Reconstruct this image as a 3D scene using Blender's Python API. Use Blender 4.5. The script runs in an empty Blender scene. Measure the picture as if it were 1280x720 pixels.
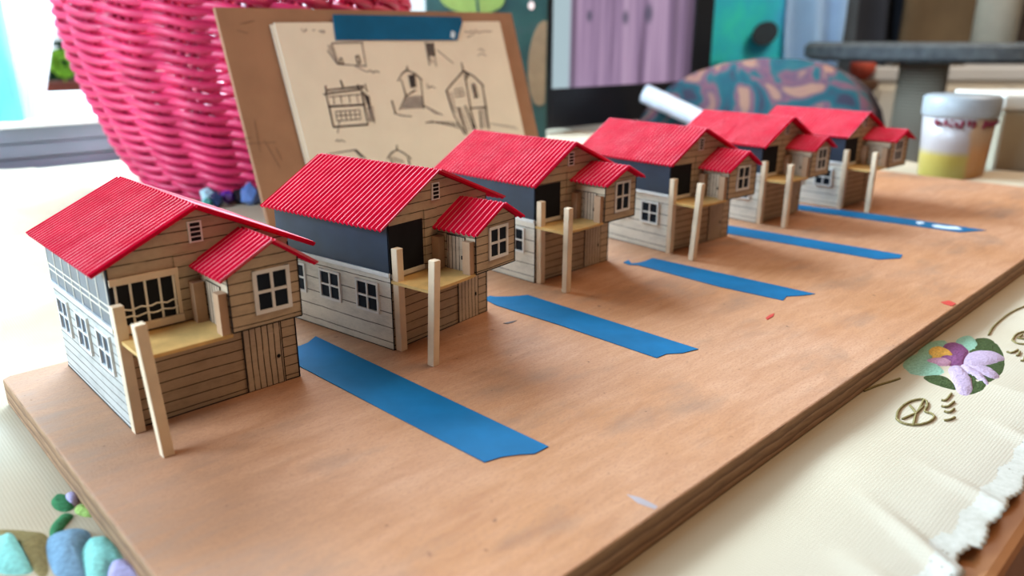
import bpy, bmesh, math, random
from math import sin, cos, pi, radians, floor
from mathutils import Vector, Matrix, noise

random.seed(7)
C = bpy.context.scene.collection

# ------------------------------------------------------------------ frame of the place
# lengths below are in "model units" of 58 mm; x runs along the plywood board, y across it
# (towards the window wall), z = 0 is the top face of the board.
U = 0.058
ZB = 0.762


def V(x, y, z):
    return Vector((x * U, y * U, z * U + ZB))


# ------------------------------------------------------------------ camera
CAM_R = Vector((0.72038, -0.69358, 0.0))
CAM_F = Vector((0.65920, 0.68435, -0.31164))
CAM_U = Vector((0.21622, 0.22443, 0.95020))
FPX = 952.9
cam_d = bpy.data.cameras.new('camera')
cam = bpy.data.objects.new('camera', cam_d)
C.objects.link(cam)
m = Matrix.Identity(4)
for i in range(3):
    m[i][0], m[i][1], m[i][2] = CAM_R[i], CAM_U[i], -CAM_F[i]
m.translation = V(0, 0, 2.2435)
cam.matrix_world = m
cam_d.sensor_width = 36.0
cam_d.lens = 36.0 * FPX / 1280.0
cam_d.clip_start = 0.01
cam_d.clip_end = 60
cam_d.dof.use_dof = True
cam_d.dof.focus_distance = 5.5 * U
cam_d.dof.aperture_fstop = 8.5
bpy.context.scene.camera = cam

# ------------------------------------------------------------------ world and lights
sc = bpy.context.scene
sc.view_settings.view_transform = 'Standard'
sc.view_settings.look = 'None'
sc.view_settings.exposure = 0.0
sc.view_settings.gamma = 1.0
sc.view_settings.use_curve_mapping = False
w = bpy.data.worlds.new('world')
sc.world = w
w.use_nodes = True
wt = w.node_tree
bg = wt.nodes['Background']
tc = wt.nodes.new('ShaderNodeTexCoord')
sx = wt.nodes.new('ShaderNodeSeparateXYZ')
wt.links.new(tc.outputs['Generated'], sx.inputs[0])
mr = wt.nodes.new('ShaderNodeMapRange')
mr.inputs['From Min'].default_value = 0.05
mr.inputs['From Max'].default_value = 0.6
wt.links.new(sx.outputs['Y'], mr.inputs['Value'])
mx = wt.nodes.new('ShaderNodeMix')
mx.data_type = 'RGBA'
mx.inputs['A'].default_value = (0.43, 0.32, 0.24, 1)     # warm room behind the camera
mx.inputs['B'].default_value = (2.3, 2.7, 2.9, 1)       # pale overcast sky on the window side
wt.links.new(mr.outputs[0], mx.inputs['Factor'])
wt.links.new(mx.outputs['Result'], bg.inputs['Color'])
bg.inputs['Strength'].default_value = 0.43


def area(name, loc, target, sx_, sy_, energy, col):
    d = bpy.data.lights.new(name, 'AREA')
    d.shape = 'RECTANGLE'
    d.size, d.size_y = sx_ * U, sy_ * U
    d.energy = energy
    d.color = col
    o = bpy.data.objects.new(name, d)
    C.objects.link(o)
    o.location = V(*loc)
    o.rotation_euler = (V(*target) - V(*loc)).to_track_quat('-Z', 'Y').to_euler()
    return o


# daylight from the upper part of the window, daylight from the window further left, warm room lamp
area('window_daylight', (6.0, 16.9, 7.6), (3.0, 9, -0.2), 14, 7.6, 54.0, (0.58, 0.81, 1.0))
area('side_window_daylight', (-13, 9, 8), (3, 4.5, 0), 10, 10, 23.0, (0.62, 0.83, 1.0))
area('ceiling_lamp', (16, -4, 22), (8, 4, 0), 10, 10, 6.4, (1.0, 0.67, 0.38))
area('far_clothes_fill', (30, 2, 22), (32, 9, 0), 8, 8, 14.0, (1.0, 0.90, 0.78))  # added fill that brightens the hanging clothes, no lamp known there


# ------------------------------------------------------------------ pixel rays onto real planes
def ray(u, v):
    return CAM_F + CAM_R * ((u - 640) / FPX) - CAM_U * ((v - 360) / FPX)


CAMP = Vector((0, 0, 2.2435))


def on_z(u, v, z=0.0):
    d = ray(u, v)
    return CAMP + d * ((z - CAMP.z) / d.z)


FH = Vector((0.69377, 0.7202, 0.0))


def on_w(u, v, wd):
    d = ray(u, v)
    return CAMP + d * (wd / d.dot(FH))


# ------------------------------------------------------------------ mesh helpers
def obj(name, bm, mats, parent=None, smooth=False, loc=None):
    me = bpy.data.meshes.new(name)
    bm.normal_update()
    bm.to_mesh(me)
    bm.free()
    if not isinstance(mats, (list, tuple)):
        mats = [mats]
    for mm in mats:
        me.materials.append(mm)
    if smooth:
        for p in me.polygons:
            p.use_smooth = True
    o = bpy.data.objects.new(name, me)
    C.objects.link(o)
    if parent:
        o.parent = parent
    if loc is not None:
        o.location = loc
    return o


def tag(o, label=None, cat=None, group=None, kind=None):
    if label:
        o['label'] = label
    if cat:
        o['category'] = cat
    if group:
        o['group'] = group
    if kind:
        o['kind'] = kind
    return o


def thing(name, label, cat, loc, rz=0.0, group=None):
    o = bpy.data.objects.new(name, None)
    C.objects.link(o)
    o.empty_display_size = 0.01
    o.location = loc
    o.rotation_euler = (0, 0, rz)
    return tag(o, label, cat, group)


def box(bm, x0, x1, y0, y1, z0, z1, mi=0, s=U, rot=None):
    vs = []
    for z in (z0, z1):
        for x, y in ((x0, y0), (x1, y0), (x1, y1), (x0, y1)):
            p = Vector((x, y, z))
            if rot:
                p = rot(p)
            vs.append(bm.verts.new(p * s))
    for f in ((3, 2, 1, 0), (4, 5, 6, 7), (0, 1, 5, 4), (1, 2, 6, 5), (2, 3, 7, 6), (3, 0, 4, 7)):
        bm.faces.new([vs[i] for i in f]).material_index = mi
    return vs


def beam(bm, a, b, wd, s=U, mi=0, up=Vector((0, 0, 1)), th=None):
    """square bar between two points"""
    a, b = Vector(a), Vector(b)
    d = (b - a).normalized()
    if abs(d.dot(up)) > 0.95:
        up = Vector((0, 1, 0))
    x = d.cross(up).normalized()
    y = x.cross(d).normalized()
    th = th or wd
    vs = []
    for p in (a, b):
        for sx_, sy_ in ((-1, -1), (1, -1), (1, 1), (-1, 1)):
            vs.append(bm.verts.new((p + x * sx_ * wd / 2 + y * sy_ * th / 2) * s))
    for f in ((3, 2, 1, 0), (4, 5, 6, 7), (0, 1, 5, 4), (1, 2, 6, 5), (2, 3, 7, 6), (3, 0, 4, 7)):
        bm.faces.new([vs[i] for i in f]).material_index = mi


def tube(bm, pts, r, s=U, seg=8, closed=False, caps=True):
    n = len(pts)
    rings = []
    prev = None
    for i, p in enumerate(pts):
        p = Vector(p)
        a = Vector(pts[(i - 1) % n] if (closed or i > 0) else pts[i])
        b = Vector(pts[(i + 1) % n] if (closed or i < n - 1) else pts[i])
        d = (b - a).normalized()
        if prev is None:
            up = Vector((0, 0, 1)) if abs(d.z) < 0.9 else Vector((1, 0, 0))
            x = d.cross(up).normalized()
        else:
            x = (prev - d * prev.dot(d)).normalized()
        prev = x
        y = d.cross(x)
        rr = r(i / max(1, n - 1)) if callable(r) else r
        rings.append([bm.verts.new((p + (x * cos(2 * pi * k / seg) + y * sin(2 * pi * k / seg)) * rr) * s) for k in range(seg)])
    for i in range(n if closed else n - 1):
        A, B = rings[i], rings[(i + 1) % n]
        for k in range(seg):
            bm.faces.new((A[k], A[(k + 1) % seg], B[(k + 1) % seg], B[k]))
    if caps and not closed:
        bm.faces.new(rings[0][::-1])
        bm.faces.new(rings[-1])


def lathe(bm, prof, s=U, seg=40, cx=0, cy=0, mi=0, cap=True):
    rings = []
    for r, z in prof:
        rings.append([bm.verts.new(Vector((cx + r * cos(2 * pi * k / seg), cy + r * sin(2 * pi * k / seg), z)) * s) for k in range(seg)])
    for i in range(len(rings) - 1):
        for k in range(seg):
            bm.faces.new((rings[i][k], rings[i][(k + 1) % seg], rings[i + 1][(k + 1) % seg], rings[i + 1][k])).material_index = mi
    if cap:
        bm.faces.new(rings[0][::-1]).material_index = mi
        bm.faces.new(rings[-1]).material_index = mi


def prism(bm, pts, off, s=U, mi=0):
    """solid from a planar outline pushed by vector off"""
    off = Vector(off)
    A = [bm.verts.new(Vector(p) * s) for p in pts]
    B = [bm.verts.new((Vector(p) + off) * s) for p in pts]
    n = len(pts)
    bm.faces.new(A[::-1]).material_index = mi
    bm.faces.new(B).material_index = mi
    for i in range(n):
        bm.faces.new((A[i], A[(i + 1) % n], B[(i + 1) % n], B[i])).material_index = mi
    bmesh.ops.recalc_face_normals(bm, faces=bm.faces[:])


def bevel_obj(o, wd, seg=2):
    b = o.modifiers.new('bevel', 'BEVEL')
    b.width = wd
    b.segments = seg
    b.limit_method = 'ANGLE'
    return o


# ------------------------------------------------------------------ materials
class NT:
    def __init__(self, name, rough=0.7, spec=0.4):
        self.m = bpy.data.materials.new(name)
        self.m.use_nodes = True
        self.t = self.m.node_tree
        self.b = self.t.nodes['Principled BSDF']
        self.b.inputs['Roughness'].default_value = rough
        self.b.inputs['Specular IOR Level'].default_value = spec
        self.co = None

    def n(self, typ, **kw):
        nd = self.t.nodes.new(typ)
        for k, v in kw.items():
            setattr(nd, k, v)
        return nd

    def set(self, sock, val):
        if hasattr(val, 'is_output') or isinstance(val, bpy.types.NodeSocket):
            self.t.links.new(val, sock)
        elif isinstance(val, tuple) and len(val) == 3 and sock.type == 'RGBA':
            sock.default_value = (*val, 1)
        else:
            sock.default_value = val

    def coord(self):
        if self.co is None:
            self.co = self.n('ShaderNodeTexCoord')
        return self.co.outputs['Object']

    def xyz(self, vec=None):
        s = self.n('ShaderNodeSeparateXYZ')
        self.set(s.inputs[0], vec or self.coord())
        return s.outputs

    def scale(self, v, rot=(0, 0, 0), loc=(0, 0, 0)):
        mp = self.n('ShaderNodeMapping')
        self.set(mp.inputs['Vector'], self.coord())
        mp.inputs['Scale'].default_value = v
        mp.inputs['Rotation'].default_value = rot
        mp.inputs['Location'].default_value = loc
        return mp.outputs[0]

    def noise(self, vec, sc_, det=4, rough=0.55, dist=0.0):
        nn = self.n('ShaderNodeTexNoise')
        self.set(nn.inputs['Vector'], vec)
        nn.inputs['Scale'].default_value = sc_
        nn.inputs['Detail'].default_value = det
        nn.inputs['Roughness'].default_value = rough
        nn.inputs['Distortion'].default_value = dist
        return nn.outputs['Fac']

    def math(self, op, a, b=0.0, c=0.0):
        mm = self.n('ShaderNodeMath', operation=op)
        self.set(mm.inputs[0], a)
        self.set(mm.inputs[1], b)
        self.set(mm.inputs[2], c)
        return mm.outputs[0]

    def ramp(self, fac, stops, interp='LINEAR'):
        r = self.n('ShaderNodeValToRGB')
        self.set(r.inputs[0], fac)
        r.color_ramp.interpolation = interp
        e = r.color_ramp.elements
        while len(e) < len(stops):
            e.new(0.5)
        for el, (p, c) in zip(e, stops):
            el.position = p
            el.color = (*c, 1) if len(c) == 3 else c
        return r.outputs[0]

    def mix(self, fac, a, b, blend='MIX'):
        x = self.n('ShaderNodeMix', data_type='RGBA', blend_type=blend)
        self.set(x.inputs['Factor'], fac)
        self.set(x.inputs['A'], a)
        self.set(x.inputs['B'], b)
        return x.outputs['Result']

    def bump(self, h, strength=0.3, dist=0.001):
        b = self.n('ShaderNodeBump')
        self.set(b.inputs['Height'], h)
        b.inputs['Strength'].default_value = strength
        b.inputs['Distance'].default_value = dist
        self.t.links.new(b.outputs[0], self.b.inputs['Normal'])

    def col(self, c):
        self.set(self.b.inputs['Base Color'], c)
        return self.m


def sm(t):
    return (t, t, t)


def plain(name, col, rough=0.6, var=0.12, sc_=60, spec=0.4, bump=0.0):
    a = NT(name, rough, spec)
    f = a.noise(a.coord(), sc_, 4)
    lo = tuple(c * (1 - var) for c in col)
    hi = tuple(min(1, c * (1 + var)) for c in col)
    if bump:
        a.bump(a.noise(a.coord(), sc_ * 6, 3), bump, 0.0005)
    return a.col(a.ramp(f, [(0.3, lo), (0.7, hi)]))


def line_mask(a, val, pitch, width, jitter=0.0):
    """1 on thin inked lines at every pitch (metres)"""
    v = val
    if jitter:
        nz = a.noise(a.coord(), 45, 2)
        v = a.math('ADD', v, a.math('MULTIPLY', a.math('SUBTRACT', nz, 0.5), jitter))
    f = a.math('FRACT', a.math('DIVIDE', v, pitch))
    f = a.math('ABSOLUTE', a.math('SUBTRACT', f, 0.5))
    hw = 0.5 * width / pitch
    return a.math('SUBTRACT', 1.0, a.math('SMOOTHSTEP' if False else 'MINIMUM', a.math('MAXIMUM', a.math('DIVIDE', a.math('SUBTRACT', f, hw), hw * 0.7), 0.0), 1.0))


def siding(name, base, pitch, axis='Z', ink=(0.035, 0.022, 0.015), width=0.00032, grime=0.35, off=0.0):
    a = NT(name, 0.75, 0.25)
    o = a.xyz()
    v = a.math('ADD', o[axis], off + 1.0 * pitch * 100)
    mk = line_mask(a, v, pitch, width, jitter=0.0009)
    big = a.noise(a.scale((1, 1, 2.5)), 70, 5, 0.6)
    fine = a.noise(a.scale((1, 1, 6)), 500, 3)
    c1 = a.ramp(big, [(0.25, tuple(c * (1 - grime) for c in base)), (0.5, base), (0.8, tuple(min(1, c * 1.08) for c in base))])
    c1 = a.mix(0.25, c1, a.ramp(fine, [(0.3, tuple(c * 0.6 for c in base)), (0.7, tuple(min(1, c * 1.15) for c in base))]))
    broken = a.ramp(a.noise(a.coord(), 160, 2), [(0.25, sm(0.35)), (0.45, sm(0.92))])
    c1 = a.mix(a.math('MULTIPLY', mk, broken), c1, ink)
    a.bump(mk, -0.25, 0.0003)
    return a.col(c1)


M = {}
M['card_front_shaded'] = siding('card siding tan shaded', (0.46, 0.34, 0.225), 0.070 * U)  # same card as the sides, with shade and warm bounce put into the colour
M['card_side_lit_fine'] = siding('card siding pale lit fine', (0.49, 0.475, 0.44), 0.062 * U)  # same card again, cool window light put into the colour
M['card_side_lit'] = siding('card siding pale lit', (0.72, 0.67, 0.58), 0.118 * U)  # lit copy of the front card, window light painted into the base
M['card_annex'] = siding('card siding annex', (0.50, 0.375, 0.25), 0.066 * U)
M['planks_u'] = siding('plank door across', (0.50, 0.39, 0.28), 0.042 * U, 'X', width=0.00034)
M['planks_v'] = siding('plank door sideways', (0.50, 0.37, 0.26), 0.036 * U, 'Y', width=0.00034)
M['post'] = plain('pale stripwood', (0.72, 0.55, 0.38), 0.6, 0.1, 90, bump=0.15)
M['pilaster'] = plain('tan stripwood', (0.42, 0.25, 0.145), 0.6, 0.15, 90)
M['white'] = plain('white painted card', (0.72, 0.70, 0.67), 0.55, 0.08, 120)
M['bar'] = plain('cream painted bar', (0.70, 0.63, 0.52), 0.6, 0.12, 200)
M['black'] = plain('black card', (0.009, 0.009, 0.011), 0.6, 0.3, 80, spec=0.12)
M['band'] = plain('blue black film', (0.012, 0.024, 0.048), 0.45, 0.3, 40, spec=0.5)
M['paneglass'] = plain('slate reflecting pane', (0.065, 0.095, 0.135), 0.28, 0.2, 60, spec=0.6)  # dark panes with the window's grey-blue reflection put into the colour
M['darkpane'] = plain('dark pane', (0.010, 0.015, 0.024), 0.6, 0.3, 60, spec=0.1)
M['ochre'] = plain('ochre deck', (0.62, 0.39, 0.14), 0.5, 0.18, 110, bump=0.1)


def red_roof():
    a = NT('red corrugated roof', 0.7, 0.03)
    f = a.noise(a.coord(), 120, 4)
    base = a.ramp(f, [(0.3, (0.50, 0.004, 0.030)), (0.7, (0.62, 0.007, 0.042))])
    # pale crests, broken up by noise
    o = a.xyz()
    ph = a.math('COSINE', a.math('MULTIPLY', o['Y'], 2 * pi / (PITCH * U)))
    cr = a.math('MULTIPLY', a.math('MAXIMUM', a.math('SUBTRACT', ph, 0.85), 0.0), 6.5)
    crest_var = a.ramp(a.noise(a.coord(), 70, 3), [(0.35, sm(0.35)), (0.65, sm(0.85))])
    c = a.mix(a.math('MULTIPLY', cr, crest_var), base, (0.84, 0.40, 0.44))
    a.bump(a.noise(a.coord(), 900, 2), 0.08, 0.0003)
    return a.col(c)


PITCH = 0.049
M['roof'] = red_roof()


def plywood():
    a = NT('plywood face', 0.7, 0.10)
    g1 = a.noise(a.scale((1.6, 9, 1), (0, 0, 0.12)), 20, 6, 0.62, 0.6)
    g2 = a.noise(a.scale((4, 60, 1), (0, 0, 0.10)), 30, 4, 0.6)
    big = a.noise(a.coord(), 6.5, 4, 0.55)
    c = a.ramp(g1, [(0.28, (0.34, 0.142, 0.060)), (0.5, (0.40, 0.180, 0.080)), (0.75, (0.46, 0.220, 0.108))])
    c = a.mix(a.ramp(big, [(0.38, sm(0.0)), (0.62, sm(0.85))]), c, a.ramp(g1, [(0.3, (0.42, 0.21, 0.12)), (0.7, (0.50, 0.28, 0.175))]))
    c = a.mix(a.ramp(g2, [(0.38, sm(0.16)), (0.52, sm(0.0))]), c, (0.22, 0.10, 0.06))
    fib = a.noise(a.scale((1, 2.6, 1), (0, 0, 0.6)), 520, 4, 0.7)
    c = a.mix(a.ramp(fib, [(0.36, sm(0.5)), (0.5, sm(0.0)), (0.66, sm(0.0))]), c, (0.27, 0.12, 0.07))
    # greyish handling dirt: patches
    d1 = a.noise(a.scale((1, 2.2, 1), (0, 0, 0.2)), 14, 5, 0.65)
    dm = a.ramp(d1, [(0.52, sm(0.0)), (0.70, sm(0.55))])
    c = a.mix(dm, c, (0.20, 0.125, 0.09))
    # weathered grey end of the sheet near x = 0.8 .. 1.6 (worn veneer)
    o = a.xyz()
    edge = a.math('SUBTRACT', 1.0, a.math('MINIMUM', a.math('MAXIMUM', a.math('DIVIDE', a.math('SUBTRACT', o['X'], 0.0), 0.9 * U), 0.0), 1.0))
    em = a.math('MULTIPLY', edge, a.ramp(g1, [(0.35, sm(1.0)), (0.6, sm(0.35))]))
    c = a.mix(a.math('MULTIPLY', em, 0.55), c, (0.38, 0.28, 0.22))
    sp = a.noise(a.coord(), 210, 2)
    c = a.mix(a.ramp(sp, [(0.71, sm(0)), (0.76, sm(0.6))]), c, (0.10, 0.045, 0.03))
    a.bump(a.math('ADD', g2, a.noise(a.coord(), 1300, 2)), 0.3, 0.0004)
    return a.col(c)


def plyedge():
    a = NT('plywood edge plies', 0.75, 0.2)
    o = a.xyz()
    wob = a.math('MULTIPLY', a.noise(a.scale((1, 1, 0.1)), 30, 3), 0.004)
    z = a.math('ADD', o['Z'], wob)
    f = a.math('FRACT', a.math('DIVIDE', z, 0.0042))
    c = a.ramp(f, [(0.0, (0.30, 0.17, 0.09)), (0.42, (0.40, 0.24, 0.14)), (0.5, (0.14, 0.075, 0.045)), (0.62, (0.22, 0.12, 0.07)), (1.0, (0.33, 0.19, 0.105))])
    n = a.noise(a.scale((1, 1, 8)), 90, 4)
    c = a.mix(a.ramp(n, [(0.45, sm(0.0)), (0.7, sm(0.6))]), c, (0.15, 0.085, 0.055))
    a.bump(n, 0.5, 0.0008)
    return a.col(c)


def cloth_mat():
    a = NT('cream linen', 0.9, 0.1)
    o = a.xyz()
    big = a.noise(a.coord(), 9, 4)
    c = a.ramp(big, [(0.3, (0.42, 0.335, 0.235)), (0.55, (0.47, 0.39, 0.285)), (0.75, (0.51, 0.445, 0.355))])
    pale = a.math('SUBTRACT', 1.0, a.math('MINIMUM', a.math('MAXIMUM', a.math('DIVIDE', a.math('SUBTRACT', a.math('ADD', o['Y'], a.math('MULTIPLY', big, 0.03)), 0.058), 0.045), 0.0), 1.0))
    c = a.mix(pale, c, (0.42, 0.355, 0.28))      # greyer tone blended in along the lace
    wv = a.math('ADD', a.math('SINE', a.math('MULTIPLY', o['X'], 2 * pi / 0.0011)), a.math('SINE', a.math('MULTIPLY', o['Y'], 2 * pi / 0.0011)))
    c = a.mix(a.math('MULTIPLY', a.math('ADD', wv, 2.0), 0.05), c, (0.45, 0.35, 0.24))
    a.bump(wv, 0.12, 0.0003)
    return a.col(c)


def fluffy(name, col, var=0.25, sc_=620, st=1.0):
    a = NT(name, 0.9, 0.1)
    f = a.noise(a.scale((1, 2.2, 1), (0, 0, 0.6)), sc_, 4, 0.7)
    a.bump(f, st, 0.0009)
    return a.col(a.ramp(f, [(0.3, tuple(c * (1 - var) for c in col)), (0.7, tuple(min(1, c * (1 + var)) for c in col))]))


M['ply'] = plywood()
M['plyedge'] = plyedge()
M['cloth'] = cloth_mat()
M['tape'] = plain('blue masking tape', (0.004, 0.098, 0.22), 0.6, 0.16, 35, spec=0.08, bump=0.12)
M['tape_white'] = plain('worn pale patch', (0.55, 0.66, 0.78), 0.6)
M['pink'] = plain('pink cane', (0.62, 0.028, 0.115), 0.42, 0.2, 35, spec=0.45)
M['pink_dark'] = plain('deep pink cane', (0.50, 0.012, 0.085), 0.5, 0.2, 35)
M['hardboard'] = plain('brown hardboard', (0.31, 0.155, 0.085), 0.65, 0.12, 25, spec=0.3)
M['paper'] = plain('cream drawing paper', (0.74, 0.65, 0.53), 0.8, 0.04, 25, spec=0.15)
M['ink'] = plain('soft pencil', (0.06, 0.05, 0.05), 0.9, 0.2, 100, spec=0.1)
M['pencil_soft'] = plain('light pencil shading', (0.33, 0.28, 0.25), 0.9, 0.2, 100, spec=0.1)
M['wall'] = plain('pale wall plaster', (0.62, 0.60, 0.56), 0.9, 0.05, 4)
M['wall_teal'] = plain('teal curtain cloth', (0.16, 0.62, 0.66), 0.85, 0.1, 12)
M['slate'] = plain('slate painted boards', (0.20, 0.235, 0.31), 0.6, 0.15, 8)
M['gloss_white'] = plain('white gloss paint', (0.80, 0.82, 0.82), 0.35, 0.04, 6)
M['tablewood'] = plain('orange table wood', (0.47, 0.20, 0.075), 0.45, 0.2, 14)
M['tablewood_dark'] = plain('dark table edge', (0.16, 0.075, 0.04), 0.5, 0.2, 14)
M['floor'] = plain('grey blue floor covering', (0.10, 0.12, 0.15), 0.8, 0.5, 30)

# ------------------------------------------------------------------ room shell
FZ = -ZB / U        # floor height in model units


def struct(name, bm, mt, smooth=False):
    o = obj(name, bm, mt, None, smooth, V(0, 0, 0))
    return tag(o, kind='structure')


bm = bmesh.new()
box(bm, -30, 62, -16, 17.6, FZ - 0.6, FZ)
struct('floor', bm, M['floor'])

WY = 17.62
WX0, WX1, WZ0, WZ1 = 3.3, 17.6, 0.62, 20.0      # window opening
bm = bmesh.new()
box(bm, -30, WX0, WY, WY + 2, FZ, 36)
box(bm, WX1, 62, WY, WY + 2, FZ, 36)
box(bm, WX0, WX1, WY, WY + 2, FZ, WZ0)
box(bm, WX0, WX1, WY, WY + 2, WZ1, 36)
struct('wall_back', bm, M['wall'])
bm = bmesh.new()
box(bm, 62, 64, -16, 19.6, FZ, 36)
M['wall_dim'] = plain('dim brown wall', (0.10, 0.075, 0.06), 0.9, 0.2, 4)
struct('wall_right', bm, M['wall_dim'])

# dark slate boards of the ledge under the window (three boards)
for i, (z0, z1, dy) in enumerate(((-0.30, -0.02, 0.00), (0.0, 0.28, 0.05), (0.30, 0.60, 0.10))):
    bm = bmesh.new()
    box(bm, -10, 20, WY - 0.13 - dy, WY - 0.002, z0, z1)
    bevel_obj(struct('trim_%d' % (i + 1), bm, M['slate']), 0.0015)
# window frame with sill, mullion and panes
bm = bmesh.new()
box(bm, WX0 - .3, WX1 + .3, WY - 0.45, WY + 0.3, 0.605, 0.72)          # sill board
box(bm, WX0, WX1, WY + 0.30, WY + 0.75, 0.72, 1.18)                    # bottom rail
box(bm, WX0, WX0 + 0.5, WY + 0.3, WY + 0.75, 0.72, WZ1)
box(bm, WX1 - 0.5, WX1, WY + 0.3, WY + 0.75, 0.72, WZ1)
box(bm, 10.6, 11.1, WY + 0.3, WY + 0.75, 1.18, WZ1)
win = struct('window_1', bm, M['gloss_white'])
bevel_obj(win, 0.002)
g = NT('window glass', 0.02)
g.b.inputs['Transmission Weight'].default_value = 1.0
g.b.inputs['IOR'].default_value = 1.02
g.col((1, 1, 1))
bm = bmesh.new()
box(bm, WX0 + .5, 10.6, WY + 0.5, WY + 0.54, 1.18, WZ1)
box(bm, 11.1, WX1 - .5, WY + 0.5, WY + 0.54, 1.18, WZ1)
obj('window_pane', bm, g.m, win)


# curtains at the left of the window
def drape(name, x0, x1, y, z0, z1, amp, waves, mt, shift=0.0, th=0.05, n=60, rows=14, topshift=None):
    bm = bmesh.new()
    grid = []
    for side in (0, 1):
        G = []
        for j in range(rows + 1):
            t = j / rows
            row = []
            for i in range(n + 1):
                s_ = i / n
                x = x0 + (x1 - x0) * s_ + (shift(t, s_) if callable(shift) else shift * t)
                yy = y + amp * sin(s_ * waves * 2 * pi + 0.7 * sin(3 * t)) * (0.6 + 0.4 * t) + (th if side else 0)
                row.append(bm.verts.new(Vector((x, yy, z0 + (z1 - z0) * t)) * U))
            G.append(row)
        grid.append(G)
    for side in (0, 1):
        G = grid[side]
        for j in range(rows):
            for i in range(n):
                q = (G[j][i], G[j][i + 1], G[j + 1][i + 1], G[j + 1][i])
                bm.faces.new(q if side == 0 else q[::-1])
    A, B = grid
    for j in range(rows):
        bm.faces.new((A[j][0], A[j + 1][0], B[j + 1][0], B[j][0]))
        bm.faces.new((A[j][n], B[j][n], B[j + 1][n], A[j + 1][n]))
    for i in range(n):
        bm.faces.new((A[0][i], B[0][i], B[0][i + 1], A[0][i + 1]))
        bm.faces.new((A[rows][i], A[rows][i + 1], B[rows][i + 1], B[rows][i]))
    return obj(name, bm, mt, None, True, V(0, 0, 0))


tag(drape('curtain', 1.2, 3.62, WY - 0.35, 0.73, 19, 0.08, 5, M['wall_teal']),
    'teal curtain hanging at the left side of the window', 'curtain')
sh = NT('white sheer curtain', 0.9)
sh.b.inputs['Transmission Weight'].default_value = 0.0
tr = sh.n('ShaderNodeBsdfTranslucent')
tr.inputs[0].default_value = (0.95, 0.92, 0.93, 1)
ms = sh.n('ShaderNodeMixShader')
ms.inputs[0].default_value = 0.6
sh.t.links.new(sh.b.outputs[0], ms.inputs[1])
sh.t.links.new(tr.outputs[0], ms.inputs[2])
sh.t.links.new(ms.outputs[0], sh.t.nodes['Material Output'].inputs[0])
sh.col((0.93, 0.90, 0.91))
tag(drape('sheer_curtain', 3.66, 3.98, WY - 0.12, 0.73, 16, 0.035, 5, sh.m, shift=lambda t, s_: s_ * 4.4 * t),
    'white sheer curtain swept aside beside the teal curtain', 'curtain')

# ------------------------------------------------------------------ garden seen through the window
bm = bmesh.new()
box(bm, -60, 120, WY + 8, 130, FZ - 8, FZ - 7)
tag(obj('lawn', bm, plain('garden ground', (0.10, 0.16, 0.06), 0.95, 0.3, 5), None, False, V(0, 0, 0)), kind='structure')


def bush(name, label, x, y, z0, rx, rz, col, dots=()):
    random.seed(int(x * 7 + 3))
    bm = bmesh.new()
    for k in range(2400):
        th = random.uniform(0, 2 * pi)
        ph = math.acos(random.uniform(-1, 1))
        rr = random.uniform(0.6, 1.0)
        c = Vector((x + rx * rr * sin(ph) * cos(th), y + rx * rr * sin(ph) * sin(th), z0 + rz + rz * rr * cos(ph)))
        a = Vector([random.uniform(-1, 1) for _ in range(3)]).normalized()
        b = a.orthogonal().normalized()
        s_ = random.uniform(0.4, 0.9)
        q = [c - a * s_, c - b * s_ * 0.45, c + a * s_, c + b * s_ * 0.45]
        bm.faces.new([bm.verts.new(p * U) for p in q])
    for k in range(14):       # stems
        th = random.uniform(0, 2 * pi)
        tube(bm, [(x, y, z0 - 3), (x + rx * .4 * cos(th), y + rx * .4 * sin(th), z0 + rz), (x + rx * .7 * cos(th), y + rx * .7 * sin(th), z0 + rz * 1.5)], 0.12, seg=5)
    core = bmesh.ops.create_icosphere(bm, subdivisions=4, radius=1.0)
    for vt_ in core['verts']:
        q_ = vt_.co * (0.82 + 0.25 * noise.noise(vt_.co * 3))
        vt_.co = Vector((x + q_.x * rx, y + q_.y * rx, z0 + rz + q_.z * rz)) * U
    o = obj(name, bm, fluffy(name + ' leaves', col, 0.5, 9, 0.3), None, False, V(0, 0, 0))
    tag(o, label, 'shrub')
    return o


bush('garden_shrub', 'dark green shrub outside the window, left of the pink basket', 14.2, 42, -4.2, 4.6, 3.6, (0.035, 0.11, 0.055))
bush('garden_shrub', 'lighter green shrub outside behind the pink basket rim', 27, 44, -3.0, 5.5, 3.4, (0.14, 0.28, 0.06))
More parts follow.
